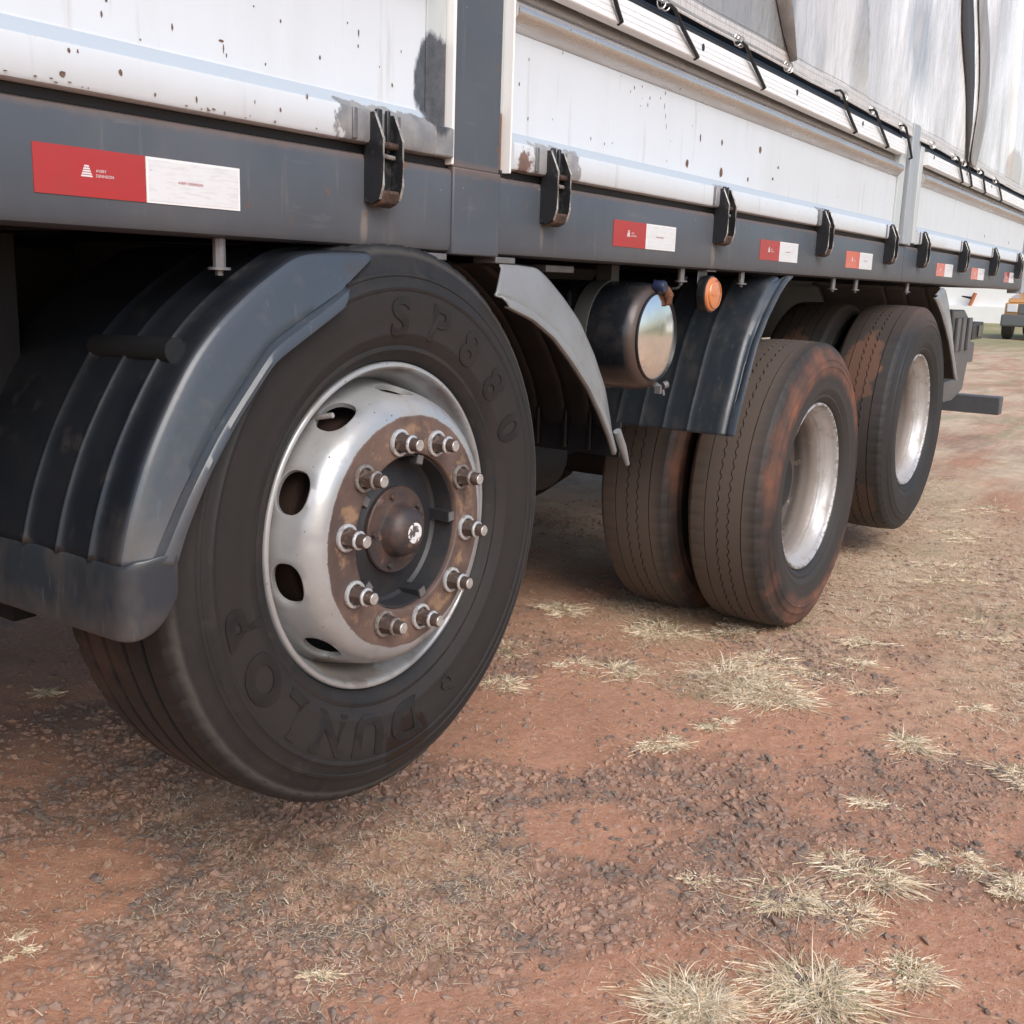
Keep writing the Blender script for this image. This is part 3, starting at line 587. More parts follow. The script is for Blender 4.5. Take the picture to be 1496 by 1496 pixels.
# grass tufts: each a thing
for nm, c in (('tuft_dry', (0.64, 0.50, 0.34)), ('tuft_pale', (0.82, 0.71, 0.55)), ('tuft_green', (0.33, 0.34, 0.20))):
    M[nm] = mat(nm + '_blades', c, 0.65, layers=[dict(scale=70, lo=0.4, hi=0.6, detail=2, col=tuple(min(0.9, q * 1.15) for q in c), amt=0.5), dict(scale=40, lo=0.55, hi=0.7, detail=2, off=5, col=tuple(q * 0.6 for q in c), amt=0.9)], spec=0.3)
TUFTS = [  # x, y, radius, blades, height factor, green share, label
 (0.21,1.42,.05,60,1,.4,'small yellow-green grass tuft on red soil under the truck, behind the front wheel'),
 (-0.525,0.40,.035,50,1,.8,'small green grass tuft at the left edge of the picture on gravel'),
 (-0.27,-0.09,.035,55,1,.3,'small lone dry grass tuft on the dark gravel at the bottom left'),
 (1.33,0.62,.06,80,1.2,.7,'greenish grass tuft just right of the front tyre, nearest the axle gap'),
 (1.05,0.45,.06,80,1,.35,'dry grass tuft beside the lower right of the front tyre'),
 (1.32,0.35,.06,60,.8,.2,'straw-coloured tuft on red soil between the front and middle wheels, left of its pair'),
 (1.36,0.21,.07,90,1,.2,'straw-coloured tuft on red soil between the front and middle wheels, right of its pair'),
 (0.99,-0.095,.06,110,.9,.35,'low spiky dry tuft on bare red soil above the patch of broken gravel'),
 (1.17,-0.18,.045,60,.9,.3,'small thin tuft right of the low spiky tuft on bare soil'),
 (1.50,-0.20,.10,260,1.1,.1,'large bushy pale tuft in front of the muddy middle wheel'),
 (1.58,-0.04,.10,220,1,.05,'large golden tuft in front of the muddy middle wheel, left of the pale one'),
 (1.39,-0.63,.065,110,1,.2,'pale tuft with stiff blades in the right half between two bare patches'),
 (1.37,-0.95,.08,110,1.1,.2,'pale tuft cut by the right edge of the picture at mid height'),
 (0.66,-0.74,.085,170,1.15,.3,'pale tuft with green heart in the upper part of the right foreground'),
 (0.82,-0.87,.07,120,1,.2,'loose pale tuft right of the one with the green heart'),
 (0.49,-0.63,.10,170,.7,.1,'flattened wide straw tuft in the middle of the right foreground'),
 (0.49,-0.76,.06,100,.8,.25,'flattened straw tuft below the one with the green heart'),
 (0.44,-0.47,.045,60,.7,.0,'narrow trail of bleached straw left of the flattened tufts'),
 (0.06,-0.625,.10,380,1.25,.1,'biggest pale tuft at the bottom edge, left of its pair'),
 (0.22,-0.775,.105,380,1.25,.2,'big dark-rooted tuft at the bottom edge, right of its pair'),
 (0.38,-0.885,.06,150,1.1,.35,'green-centred small tuft at the lower right above the bottom edge'),
 (0.78,-1.00,.06,100,1,.15,'straw tuft cut by the right edge of the picture in the foreground'),
 (0.98,-0.68,.06,80,.7,.0,'thin bleached tuft on bare soil below a flat grey stone'),
 (1.82,0.70,.07,110,1,.1,'brownish tuft behind the inner rear tyre in the shade of the truck'),
 (1.83,0.30,.08,150,1,.05,'golden tuft at the foot of the inner tyre of the middle pair'),
 (2.02,0.13,.06,100,.9,.05,'golden tuft at the foot of the outer middle tyre'),
]
TUFTS = [(a_, b_, c_ * 1.22, d_, e_, f_, g_) if 0.9 < a_ < 2.1 and b_ > -0.3 else (a_, b_, c_, d_, e_, f_, g_) for a_, b_, c_, d_, e_, f_, g_ in TUFTS]
rg_ = random.Random(5)
ORD = ['nearest', 'second nearest', 'third nearest', 'fourth nearest', 'fifth nearest', 'sixth nearest', 'seventh nearest', 'eighth nearest', 'ninth nearest', 'tenth nearest', 'eleventh nearest', 'twelfth nearest']
ORD += [q + ' farthest' for q in ('eighth', 'seventh', 'sixth', 'fifth', 'fourth', 'third', 'second')] + ['farthest']
more_ = []
while len(more_) < len(ORD):
    x_, y_ = 1.75 + 3.4 * rg_.random() ** 1.3, -1.35 + 1.35 * rg_.random()
    d_ = Vector((x_, y_, 0)) - CAM
    if d_.dot(RT) / d_.dot(FW) < 0.46 and not (1.9 < x_ < 4.2 and y_ > -0.12): more_.append((d_.length, x_, y_))
for (dd_, x_, y_), q_ in zip(sorted(more_), ORD):
    TUFTS.append((x_, y_, 0.045 + 0.05 * rg_.random(), 60, 0.9, 0.08, 'small pale tuft in the straw right of the rear wheels, ' + q_ + ' to the camera' if 'farthest' not in q_ else 'small pale tuft in the straw right of the rear wheels, ' + q_ + ' from the camera'))
mats3 = [M['tuft_dry'], M['tuft_pale'], M['tuft_green']]
for x, y, R, nb, hf, gs, lab in TUFTS:
    nb = int(nb * 3.2); kc = max(4, nb // 38)
    ca_ = RNG.random(kc) * 2 * pi; cr_ = R * (0.5 if R > 0.099 and y < -0.5 else 0.8) * np.sqrt(RNG.random(kc)); ccx, ccy = cr_ * np.cos(ca_), cr_ * np.sin(ca_)
    wq = RNG.random(kc) ** 1.5 + 0.15; ci = RNG.choice(kc, nb, p=wq / wq.sum())
    px = ccx[ci] + RNG.normal(size=nb) * R * 0.12; py = ccy[ci] + RNG.normal(size=nb) * R * 0.12
    rr = np.hypot(px, py); a2 = np.arctan2(py - ccy[ci] * 0.6, px - ccx[ci] * 0.6) + RNG.normal(size=nb) * 0.9
    el = np.where(RNG.random(nb) < 0.35, 0.05 + 0.25 * RNG.random(nb), 0.2 + 0.95 * RNG.random(nb) ** 1.4)
    D = np.stack([np.cos(a2) * np.cos(el), np.sin(a2) * np.cos(el), np.sin(el)], 1)
    L_ = (0.6 + 0.8 * RNG.random(kc))[ci] * R * (0.25 + 0.75 * RNG.random(nb) ** 1.3) * (0.55 + 0.45 * hf)
    z0 = float(ground_z(np.array([x]), np.array([y]))[0])
    V, F = blades(np.stack([px, py, np.full(nb, -0.003)], 1), D, L_, 0.0012 + 0.0020 * RNG.random(nb) ** 2, 0.35 + 0.75 * RNG.random(nb), 4)
    # sideways curl
    tt = np.tile(np.repeat(np.arange(5) / 4, 2), nb); cu = np.repeat(RNG.normal(size=nb) * 0.35 * L_, 10)
    sd_ = np.repeat(np.stack([-np.sin(a2), np.cos(a2)], 1), 10, 0); V[:, :2] += sd_ * (cu * tt ** 2)[:, None]
    V[:, 2] = np.maximum(V[:, 2], 0.0015 + 0.004 * RNG.random(len(V)) * (tt > 0))
    mi = np.where(RNG.random(nb) < gs * np.clip(1.2 - rr / (R * 0.5), 0, 1), 2, np.where(RNG.random(nb) < 0.55, 0, 1))
    me = npmesh('grass_tuft', V, F, mi=np.repeat(mi, 4))
    o = obj('grass_tuft', me, mats3, label=lab, category='grass tuft', group='dry grass tufts on the red ground')
    o.location = (x, y, z0)

#@@TRUCK
# ------------------------------------------------------------------ truck
truck = thing('cargo_truck', 'white-sided cargo truck with slate-grey frame and three wheels in view on red soil', 'truck', (0, 0, 0))
XL, XR = -4.2, 6.12
def tz(x, z): return z - 0.019 * max(z - 1.37, 0) * (x - 0.9)
def sweep_x(prof, x0, x1, nseg=8, mi=0):
    b = MB(); m = len(prof)
    for i in range(nseg + 1):
        x = x0 + (x1 - x0) * i / nseg
        b.v += [(x, y, tz(x, z)) for y, z in prof]
    for i in range(nseg):
        for j in range(m - 1):
            b.f.append((i*m+j, i*m+j+1, (i+1)*m+j+1, (i+1)*m+j)); b.m.append(mi)
    b.f.append(tuple(range(m))); b.m.append(mi); b.f.append(tuple(nseg*m + j for j in range(m))[::-1]); b.m.append(mi)
    return b
# side beam
rr = 0.012
prof = [(0.09, 1.222), (rr, 1.222), (0.0035, 1.2255), (0.0, 1.234), (0.0, 1.360), (0.0035, 1.3675), (rr, 1.371), (0.09, 1.371)]
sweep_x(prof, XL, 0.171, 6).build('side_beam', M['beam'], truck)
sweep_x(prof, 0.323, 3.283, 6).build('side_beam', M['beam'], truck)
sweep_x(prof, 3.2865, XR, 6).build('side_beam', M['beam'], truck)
# chassis, deck and underbody
b = MB(); b.box((XL, 0.09, 1.300), (XR, 2.50, 1.366)); b.build('cargo_floor', M['under'], truck)
for x in np.arange(-4.0, 6.1, 0.5):
    b = MB(); b.box((x - 0.03, 0.092, 1.225), (x + 0.03, 2.498, 1.298)); b.build('floor_cross_member', M['under'], truck)
for y in (0.86, 1.64):
    b = MB(); b.box((XL, y - 0.04, 0.93), (XR - 0.1, y + 0.04, 1.224)); b.build('chassis_rail', M['under'], truck)
b = MB(); b.box((XL, 2.50, 1.222), (XR, 2.59, 1.371)); b.build('far_side_beam', M['beam'], truck)
b = MB(); b.box((XL, 2.53, 1.384), (XR, 2.57, 1.80)); b.build('far_side_panel', M['panel'], truck)
b = MB(); b.box((-2.2, 0.62, 0.53), (-0.17, 1.25, 0.925)); b.box((-2.2, 0.62, 0.925), (-0.17, 0.80, 1.222)); b.build('dark_backdrop_box', M['under'], truck, bev=0.02)  # added box, invented to keep the view under the deck dark
b = MB(); b.box((-0.50, 0.37, 0.60), (-0.46, 0.84, 1.22)); b.build('dark_backdrop_panel', M['under'], truck)  # added panel that closes the view inward of the fender with black
# axles
for (ax_, z_, df) in ((0.0, 0.731, False), (2.258, 0.504, True), (3.614, 0.616, False)):
    b = MB(); b.tube([(ax_, 0.25, z_), (ax_, 2.34, z_)], 0.075, 12)
    if df: b.rev([(0.0, -0.30), (0.10, -0.28), (0.20, -0.14), (0.235, 0), (0.20, 0.14), (0.10, 0.28), (0, 0.30)], 20, (ax_, 1.25, z_))
    for yy in (0.70, 1.80):
        b.box((ax_ - 0.55, yy - 0.04, z_ + 0.085), (ax_ + 0.55, yy + 0.04, z_ + 0.19))
    b.build('axle', M['under'], truck)
b = MB(); b.tube([(-4, 1.25, 0.85), (2.1, 1.25, 0.56)], 0.055, 10); b.build('drive_shaft', M['under'], truck)
b = MB(); b.rev([(0, 0), (0.1, 0.005), (0.14, 0.03), (0.15, 0.07), (0.15, 0.45), (0.14, 0.5), (0, 0.5)], 20, (1.25, 0.95, 0.82)); b.build('silencer', M['under'], truck)

b = MB(); b.rev([(0, 0), (0.10, 0.01), (0.115, 0.04), (0.115, 1.05), (0.10, 1.08), (0, 1.09)], 24, (0.42, 0.62, 0.625), 'X'); b.build('air_reservoir', M['under'], truck)
for k_, (ya, za) in enumerate(((0.14, 1.10), (0.17, 1.06))):
    b = MB(); b.tube([(0.66, ya, 1.19), (0.74, ya, za), (0.83, ya, za - 0.03), (0.90, ya + 0.04, za + 0.05)], 0.007, 8); b.build('air_hose', M['rubber'], truck)

# posts
b = MB(); b.box((0.173, -0.0015, 1.372), (0.3205, 0.07, 2.6)); b.build('side_post', M['beam'], truck, bev=0.004)
b = MB(); b.box((0.172, -0.0045, 1.2185), (0.322, 0.06, 1.3735)); b.build('post_foot', M['beam'], truck, bev=0.003)
for xa in (0.10, 0.326):
    b = MB(); b.box((xa, 0.004, 1.207), (xa + 0.068, 0.06, 1.2195)); b.build('weld_tab', M['steel'], truck, bev=0.002)
b = MB(); b.box((3.20, -0.012, 1.374), (3.30, 0.06, 1.845)); sp3 = b.build('side_post', M['post3'], truck, bev=0.004)
b = MB(); b.box((3.312, 0.006, 1.374), (3.395, 0.06, 1.84)); b.build('post_flange', M['post3'], sp3, bev=0.004)
b = MB(); b.box((3.303, -0.006, 1.376), (3.309, 0.055, 1.84)); b.build('post_seal', M['black'], truck)
b = MB(); b.box((6.122, -0.006, 1.20), (6.22, 0.08, 1.80)); b.build('corner_post', M['post3'], truck, bev=0.004)

# panels
PP = [(0.04, 1.3845), (-0.004, 1.3845), (-0.010, 1.3865), (-0.013, 1.392), (-0.013, 1.430), (-0.0105, 1.4355), (-0.006, 1.438),
      (0.010, 1.4565), (0.012, 1.460), (0.012, 1.636), (0.0118, 1.6385), (0.03, 1.6385)]
RP = [(0.03, 1.6395), (0.0112, 1.6395), (-0.0095, 1.6605), (-0.0135, 1.6640), (-0.0160, 1.6690), (-0.0150, 1.6760), (-0.0105, 1.6835), (-0.002, 1.6895), (0.008, 1.6935), (0.018, 1.697), (0.026, 1.702), (0.030, 1.710), (0.030, 1.735), (0.04, 1.735)]
AP = [(0.018, 1.7265), (-0.009, 1.7265), (-0.0115, 1.729)]
for q in (1.739, 1.751, 1.763): AP += [(-0.0115, q), (-0.0095, q + 0.0012), (-0.0115, q + 0.0024)]
AP += [(-0.0115, 1.779), (-0.009, 1.7815), (0.018, 1.7815)]
def panel(x0, x1):
    p = sweep_x(PP, x0, x1, 14).build('side_panel', M['panel'], truck, smooth=30)
    sweep_x(RP, x0, x1, 14).build('top_roll', M['rail'], p, smooth=60)
    sweep_x(AP, x0, x1, 14).build('ribbed_rail', M['alu'], p, smooth=20)
    return p
p1 = panel(XL, 0.104); p2 = panel(0.352, 3.10); p3 = panel(3.46, 6.09)
def chips(parent, pts, Y, smin=0.0012, smax=0.003):
    b = MB(); rg = random.Random(len(pts))
    for q in pts:
        x, z = q[0], q[1]; sx = q[2] if len(q) > 2 else rg.uniform(smin, smax); sz_ = q[3] if len(q) > 3 else sx * rg.uniform(1.1, 2.4)
        if len(q) == 2 and sz_ > 0.006: sz_ = 0.006
        yy = Y(x, z); n = 9; ring = []
        for k in range(n):
            a = 2 * pi * k / n; r_ = rg.uniform(0.7, 1.15)
            sx *= 1.0; ring.append((x + 0.8 * sx * r_ * cos(a), yy - 0.0006, tz(x, z) + 0.8 * sz_ * r_ * sin(a)))
        b.add(ring + [(x, yy - 0.0007, tz(x, z))], [(k, (k + 1) % n, n) for k in range(n)])
    return b.build('paint_chips', M['chip'], parent, smooth=0, kind='stuff')
def Yf(x, z): return 0.012 if z > 1.458 else (-0.013 if z < 1.436 else 0.0)
c2 = [(1.176,1.481,.011,.013),(1.392,1.482,.013,.017),(1.658,1.572,.012,.015),(1.384,1.559,.007,.011),(1.246,1.553,.005,.012),(1.582,1.481,.008,.010),(1.773,1.501,.009,.006),(1.811,1.538,.009,.006),
      (1.074,1.524),(1.059,1.476),(1.193,1.577),(1.226,1.620),(1.03,1.63),(1.006,1.615),(0.951,1.607),(0.942,1.59),(0.909,1.626),(0.854,1.606),(0.78,1.485),(0.367,1.529,.003,.006),(0.398,1.549),(0.429,1.599),
      (0.554,1.634),(0.809,1.632),(0.872,1.618),(0.912,1.6),(0.905,1.583),(0.433,1.49),(0.525,1.501),(0.745,1.479),(0.684,1.483,.002,.006),(1.03,1.600,.0016,.009),(1.038,1.578,.0016,.009),(1.045,1.556,.0014,.008),(2.4,1.50),(2.9,1.55)]
chips(p2, c2, Yf)
c1 = [(-0.621,1.399,.006,.0055),(-0.539,1.414,.004,.005),(-0.611,1.427,.003,.004),(-0.599,1.428,.002,.003),(-0.545,1.482),(-0.537,1.501),(-0.436,1.488),(-0.348,1.478,.0018,.008),(-0.352,1.487,.006,.002),(-0.343,1.470,.0015,.004),(-0.238,1.535),(-0.269,1.471,.002,.003),(-0.155,1.5,.003,.004),
      (-0.314,1.412,.0015,.004),(-0.29,1.544),(-0.487,1.396),(-0.419,1.40,.002,.006),(-0.264,1.408),(-0.209,1.434),(-0.40,1.391),(-0.37,1.389),(-0.067,1.552,.002,.008),(-0.068,1.532,.002,.004),(0.039,1.543),(-0.016,1.51),(0.017,1.487),(-0.093,1.561)]
for i in range(16):
    x_ = random.uniform(-0.75, -0.15); c1.append((x_, 1.3905 + random.uniform(-.002, .002), random.uniform(.002, .005), random.uniform(.0008, .0016)))
chips(p1, c1, Yf)
chips(p3, [(4.9,1.50,.01,.012),(5.6,1.5,.01,.012),(5.62,1.56)], Yf)
# end flanges of the panels
b = MB(); b.box((0.1055, 0.010, 1.4395), (0.1615, 0.04, 1.83)); b.build('end_flange', M['flange'], p1, bev=0.002)
b = MB(); b.box((0.1635, -0.006, 1.376), (0.1705, 0.04, 1.83)); b.build('edge_strip', M['primer'], p1, bev=0.002)
b = MB(); b.box((0.1055, -0.012, 1.3855), (0.162, 0.04, 1.4375)); b.build('lip_end', M['panel'], p1, bev=0.004)
b = MB(); b.box((0.3225, 0.012, 1.374), (0.3445, 0.06, 1.83)); b.build('end_flange', M['flange'], p2, bev=0.002)
b = MB(); b.box((0.3455, -0.008, 1.378), (0.3508, 0.04, 1.83)); b.build('edge_strip', M['primer'], p2, bev=0.001)
b = MB(); b.box((3.102, 0.004, 1.3855), (3.185, 0.04, 1.78)); b.build('end_flange', M['flange'], p2, bev=0.003)
b = MB(); b.box((3.40, 0.004, 1.3855), (3.458, 0.04, 1.78)); b.build('end_flange', M['flange'], p3, bev=0.003)
# rail holes
for x, z in ((1.177, 1.760), (1.856, 1.762), (2.525, 1.765), (3.56, 1.77), (4.21, 1.77), (4.81, 1.77), (0.45, 1.757)):
    b = MB(); b.rev([(0.0, -0.0125), (0.0075, -0.0123), (0.0095, -0.0113)], 14, (x, 0, tz(x, z))); b.build('rail_hole', M['black'], p2 if x < 3.3 else p3)
# dark rub tube under the hem
b = sweep_x([(0.02 + 0.013 * cos(a), 1.7965 + 0.014 * sin(a)) for a in np.linspace(0, 2 * pi, 13)], XL, XR, 14); b.build('rub_tube', M['black'], truck, smooth=60)
b = MB(); b.box((XL, 0.045, 1.384), (XR, 0.06, 1.86)); b.build('inner_lining', M['under'], truck)

b = MB(); b.box((XL, 0.010, 1.3712), (0.172, 0.088, 1.3838)); b.build('gap_light_block', M['under'], truck)  # added black strips that stop light leaking onto the beam top
b = MB(); b.box((0.322, 0.010, 1.3712), (6.1, 0.088, 1.3838)); b.build('gap_light_block', M['under'], truck)

# latches
LATX = [-0.039, 0.498, 1.367, 2.207, 3.013, 3.528, 4.323, 5.088, 5.84]
PL = [(0.0, 1.443), (-0.022, 1.440), (-0.046, 1.398), (-0.046, 1.318), (-0.038, 1.292), (-0.020, 1.284), (0.0, 1.290)]
PLT = [(-0.0135, 1.443)] + PL[1:3] + [(-0.048, 1.398), (-0.048, 1.316), (-0.040, 1.290), (-0.020, 1.282), (-0.001, 1.287)]
def make_latch():
    b = MB()
    b.prism([(0.0, -0.0), (0.0, -0.0)] and [(-0.002, 1.296), (-0.018, 1.296), (-0.018, 1.368), (-0.002, 1.368)], -0.021, 0.021, 'X')
    root = b.mesh('latch'); o = obj('latch', root, M['latch'], truck)
    for s in (-1, 1):
        b = MB(); cx = s * 0.0245
        b.prism([(-0.001, 1.295), (-0.018, 1.291), (-0.033, 1.298), (-0.040, 1.320), (-0.040, 1.392), (-0.021, 1.434), (-0.0135, 1.434), (-0.001, 1.372)], cx - 0.0025, cx + 0.0025, 'X')
        e = b.build('latch_plate', M['latch'], o)
        b = MB(); b.tube([(cx, -0.0215, 1.4335), (cx, -0.0405, 1.392), (cx, -0.0405, 1.320), (cx, -0.0335, 1.298)], 0.0023, 6); b.build('worn_edge', M['edge'], o)
    b = MB(); b.tube([(-0.023, -0.028, 1.384), (0.023, -0.028, 1.384)], 0.0055, 10); b.build('latch_pin', M['latch_rust'], o)
    b = MB(); b.tube([(-0.023, -0.025, 1.368), (0.018, -0.026, 1.366)], 0.004, 8); b.build('latch_pin', M['edge'], o)
    b = MB(); b.prism([(-0.004, 1.289), (-0.018, 1.286), (-0.033, 1.292), (-0.038, 1.308), (-0.036, 1.313), (-0.019, 1.313)], -0.0215, 0.0215, 'X'); b.build('latch_foot', M['latch_rust'], o, bev=0.003)
    for xa, xb in ((-0.019, -0.006), (0.006, 0.014)):
        b = MB(); b.box((xa, -0.022, 1.372), (xb, -0.0145, 1.44)); b.build('hinge_strap', M['latch'], o, bev=0.002)
    for xa in (-0.070, 0.036):
        b = MB(); b.box((xa, -0.0165, 1.388), (xa + 0.011, -0.0125, 1.436)); b.build('weld_bead', M['steel'], o, bev=0.002)
    return o
lt = make_latch(); lt.location = (LATX[0], 0, 0)
for x in LATX[1:]:
    c = lt.copy(); COL.objects.link(c); c.parent = truck; c.location = (x, 0, 0)
    for ch in lt.children:
        d = ch.copy(); COL.objects.link(d); d.parent = c

# text as flat or raised mesh
def text_verts(s, size=1.0, ext=0.0, bevel=0.0, spacing=1.0, offs=0.0):
    cu = bpy.data.curves.new('txt', 'FONT'); cu.body = s; cu.size = size; cu.extrude = ext; cu.bevel_depth = bevel
    cu.align_x = 'CENTER'; cu.space_character = spacing; cu.resolution_u = 4; cu.offset = offs
    o = bpy.data.objects.new('txt', cu); COL.objects.link(o)
    dg = bpy.context.evaluated_depsgraph_get(); dg.update()
    me = bpy.data.meshes.new_from_object(o.evaluated_get(dg))
    bpy.data.objects.remove(o)
    V = [v.co.copy() for v in me.vertices]; Fs = [tuple(p.vertices) for p in me.polygons]
    return V, Fs
def flat_text(b, s, x, z, size, y, mi=0, squeeze=1.0):
    V, Fs = text_verts(s, size)
    b.add([(x + v.x * squeeze, y, z + v.y) for v in V], Fs, mi)

# conspicuity stickers
def sticker(x0, red, first=False):
    z0, z1 = 1.2605, 1.3195
    b = MB(); b.box((x0, -0.0012, z0), (x0 + 0.162, 0.001, z1)); o = b.build('reflective_sticker', red, truck)
    b = MB(); b.box((x0 + 0.163, -0.0012, z0), (x0 + 0.325, 0.001, z1)); wb = b.build('white_border', M['wborder'], o)
    b = MB(); b.box((x0 + 0.1665, -0.0016, z0 + 0.003), (x0 + 0.3215, 0.0, z1 - 0.003)); b.build('white_film', M['wfilm'], o)
    cx = x0 + 0.073; cz = 1.292
    b = MB(); y = -0.0016
    for k in range(5):      # tapering striped logo
        t0, t1 = k / 5, (k + 0.72) / 5
        wl0, wl1 = 0.0085 - 0.0058 * t0, 0.0085 - 0.0058 * t1
        b.add([(cx - wl0, y, cz - 0.007 + 0.015 * t0), (cx + wl0, y, cz - 0.007 + 0.015 * t0), (cx + wl1, y, cz - 0.007 + 0.015 * t1), (cx - wl1, y, cz - 0.007 + 0.015 * t1)], [(0, 1, 2, 3)])
    flat_text(b, 'AVERY', cx + 0.021, cz - 0.0005, 0.0052, y)
    flat_text(b, 'DENNISON', cx + 0.0265, cz - 0.0065, 0.0052, y)
    b.build('printed_logo', M['whiteink'], o, smooth=0)
    b = MB(); flat_text(b, 'AVERY DENNISON', x0 + 0.236, 1.2885, 0.0052, -0.0021); b.build('printed_line', M['redink'], o, smooth=0)
for i, x in enumerate([-0.659, 0.785, 1.685, 2.515, 3.87, 4.62, 5.52]): sticker(x, M['orange_red'] if i in (3, 4, 5) else M['red'])

# hanging bolts
for x, ln in ((-0.348, 0.045), (0.124, 0.04), (1.222, 0.035), (1.634, 0.035), (2.488, 0.04), (2.758, 0.04), (3.504, 0.04)):
    b = MB(); b.tube([(x, 0.03, 1.221), (x, 0.03, 1.222 - ln)], 0.0095, 10); b.rev([(0, 0), (0.017, 0), (0.017, 0.004), (0, 0.004)], 12, (x, 0.03, 1.222 - ln - 0.001), 'Z'); b.tube([(x, 0.03, 1.222 - ln), (x, 0.03, 1.222 - ln - 0.009)], 0.006, 6)
    b.build('hanging_bolt', M['steel'], truck)
b = MB(); b.tube([(-0.73, 0.05, 1.222), (-0.73, 0.05, 1.208)], 0.017, 6); b.tube([(-0.73, 0.05, 1.208), (-0.73, 0.05, 1.20)], 0.009, 8); b.build('rusty_bolt', M['rust'], truck)

# ------------------------------------------------------------------ wheels
def tyre_mesh(style):
    YC = 0.118
    side = [(0.2925, 0.020), (0.297, 0.010), (0.301, 0.001), (0.307, -0.007), (0.316, -0.0115), (0.319, -0.0145), (0.324, -0.0145), (0.327, -0.0135), (0.336, -0.019), (0.346, -0.0235), (0.349, -0.0250), (0.352, -0.0245)]
    side += [(0.372, -0.0280), (0.392, -0.0296), (0.412, -0.0297), (0.420, -0.0292), (0.4225, -0.0310), (0.427, -0.0310), (0.4295, -0.0285), (0.436, -0.0272), (0.444, -0.0248), (0.446, -0.0262), (0.4515, -0.0245), (0.4535, -0.0212),
             (0.464, -0.0172), (0.474, -0.0125), (0.482, -0.0085), (0.4845, -0.0085), (0.4885, -0.0058), (0.494, -0.0015), (0.4995, 0.0035), (0.5025, 0.008)]
    tread = []
    hw = 0.1085
    if style == 1: gr = [(-0.070, 0.0055, 0.010, 0), (-0.024, 0.006, 0.012, 0), (0.024, 0.006, 0.012, 0), (0.070, 0.0055, 0.010, 0)]
    else: gr = [(-0.066, 0.0022, 0.008, 0), (-0.022, 0.0026, 0.008, 1), (0.016, 0.0026, 0.008, 1), (0.060, 0.0022, 0.008, 0)]
    def crown(t): return 0.508 - 0.0045 * (t / hw) ** 2
    tread.append((crown(-hw) - 0.0005, YC - hw, 0))
    for c, wd, dp, zg in gr:
        tread += [(crown(c), YC + c - wd - 0.004, 0)] if style == 1 else []
        tread += [(crown(c), YC + c - wd, zg), (crown(c) - dp, YC + c - wd * 0.7, zg), (crown(c) - dp, YC + c + wd * 0.7, zg), (crown(c), YC + c + wd, zg)]
    tread.append((crown(hw) - 0.0005, YC + hw, 0))
    prof = [(r, y, 0) for r, y in side] + tread + [(r, 2 * YC - y, 0) for r, y in side[::-1]]
    n = 384 if style == 1 else 360
    P2 = [(r, y) for r, y, _ in prof]; Z_ = [z for _, _, z in prof]
    ns = len(side)
    def zig(k, j, R, t):
        if Z_[j]:
            t += 0.0028 * (1 if k % 4 in (0, 1) else -1)
        if ns - 4 <= j <= ns + 0 and k % 6 == 0: R -= 0.0035
        if len(prof) - ns - 1 <= j <= len(prof) - ns + 3 and k % 6 == 0: R -= 0.0035
        return R, t
    b = MB(); b.rev(P2, n, zig=zig, close=True)
    return b.mesh('tyre', smooth=38)
SURF = [(0.327, -0.0135), (0.336, -0.019), (0.346, -0.0235), (0.352, -0.0245), (0.372, -0.0280), (0.392, -0.0296), (0.412, -0.0297), (0.42, -0.0292)]
def surfY(r): return float(np.interp(r, [q[0] for q in SURF], [q[1] for q in SURF]))
def arc_text(s, deg_mid, r0, size, step, ext=0.0012, offs=0.0042):
    n = len(s)
    for i, ch in enumerate(s):
        if ch == ' ': continue
        a0 = radians(deg_mid - (i - (n - 1) / 2) * step)
        V, Fs = text_verts(ch, size, ext, 0.0, 1.0, offs)
        # subdivide-free bend: letters are small
        out = []
        for v in V:
            r = r0 + v.y; a = a0 - v.x * 1.2 / (r0 + size * 0.35)
            out.append((r * cos(a), surfY(r) - 0.0011 - (v.z + ext) * 0.6, r * sin(a)))
        b = MB(); b.add(out, Fs); b.build('raised_letter', M['letter'], wheel, smooth=0)

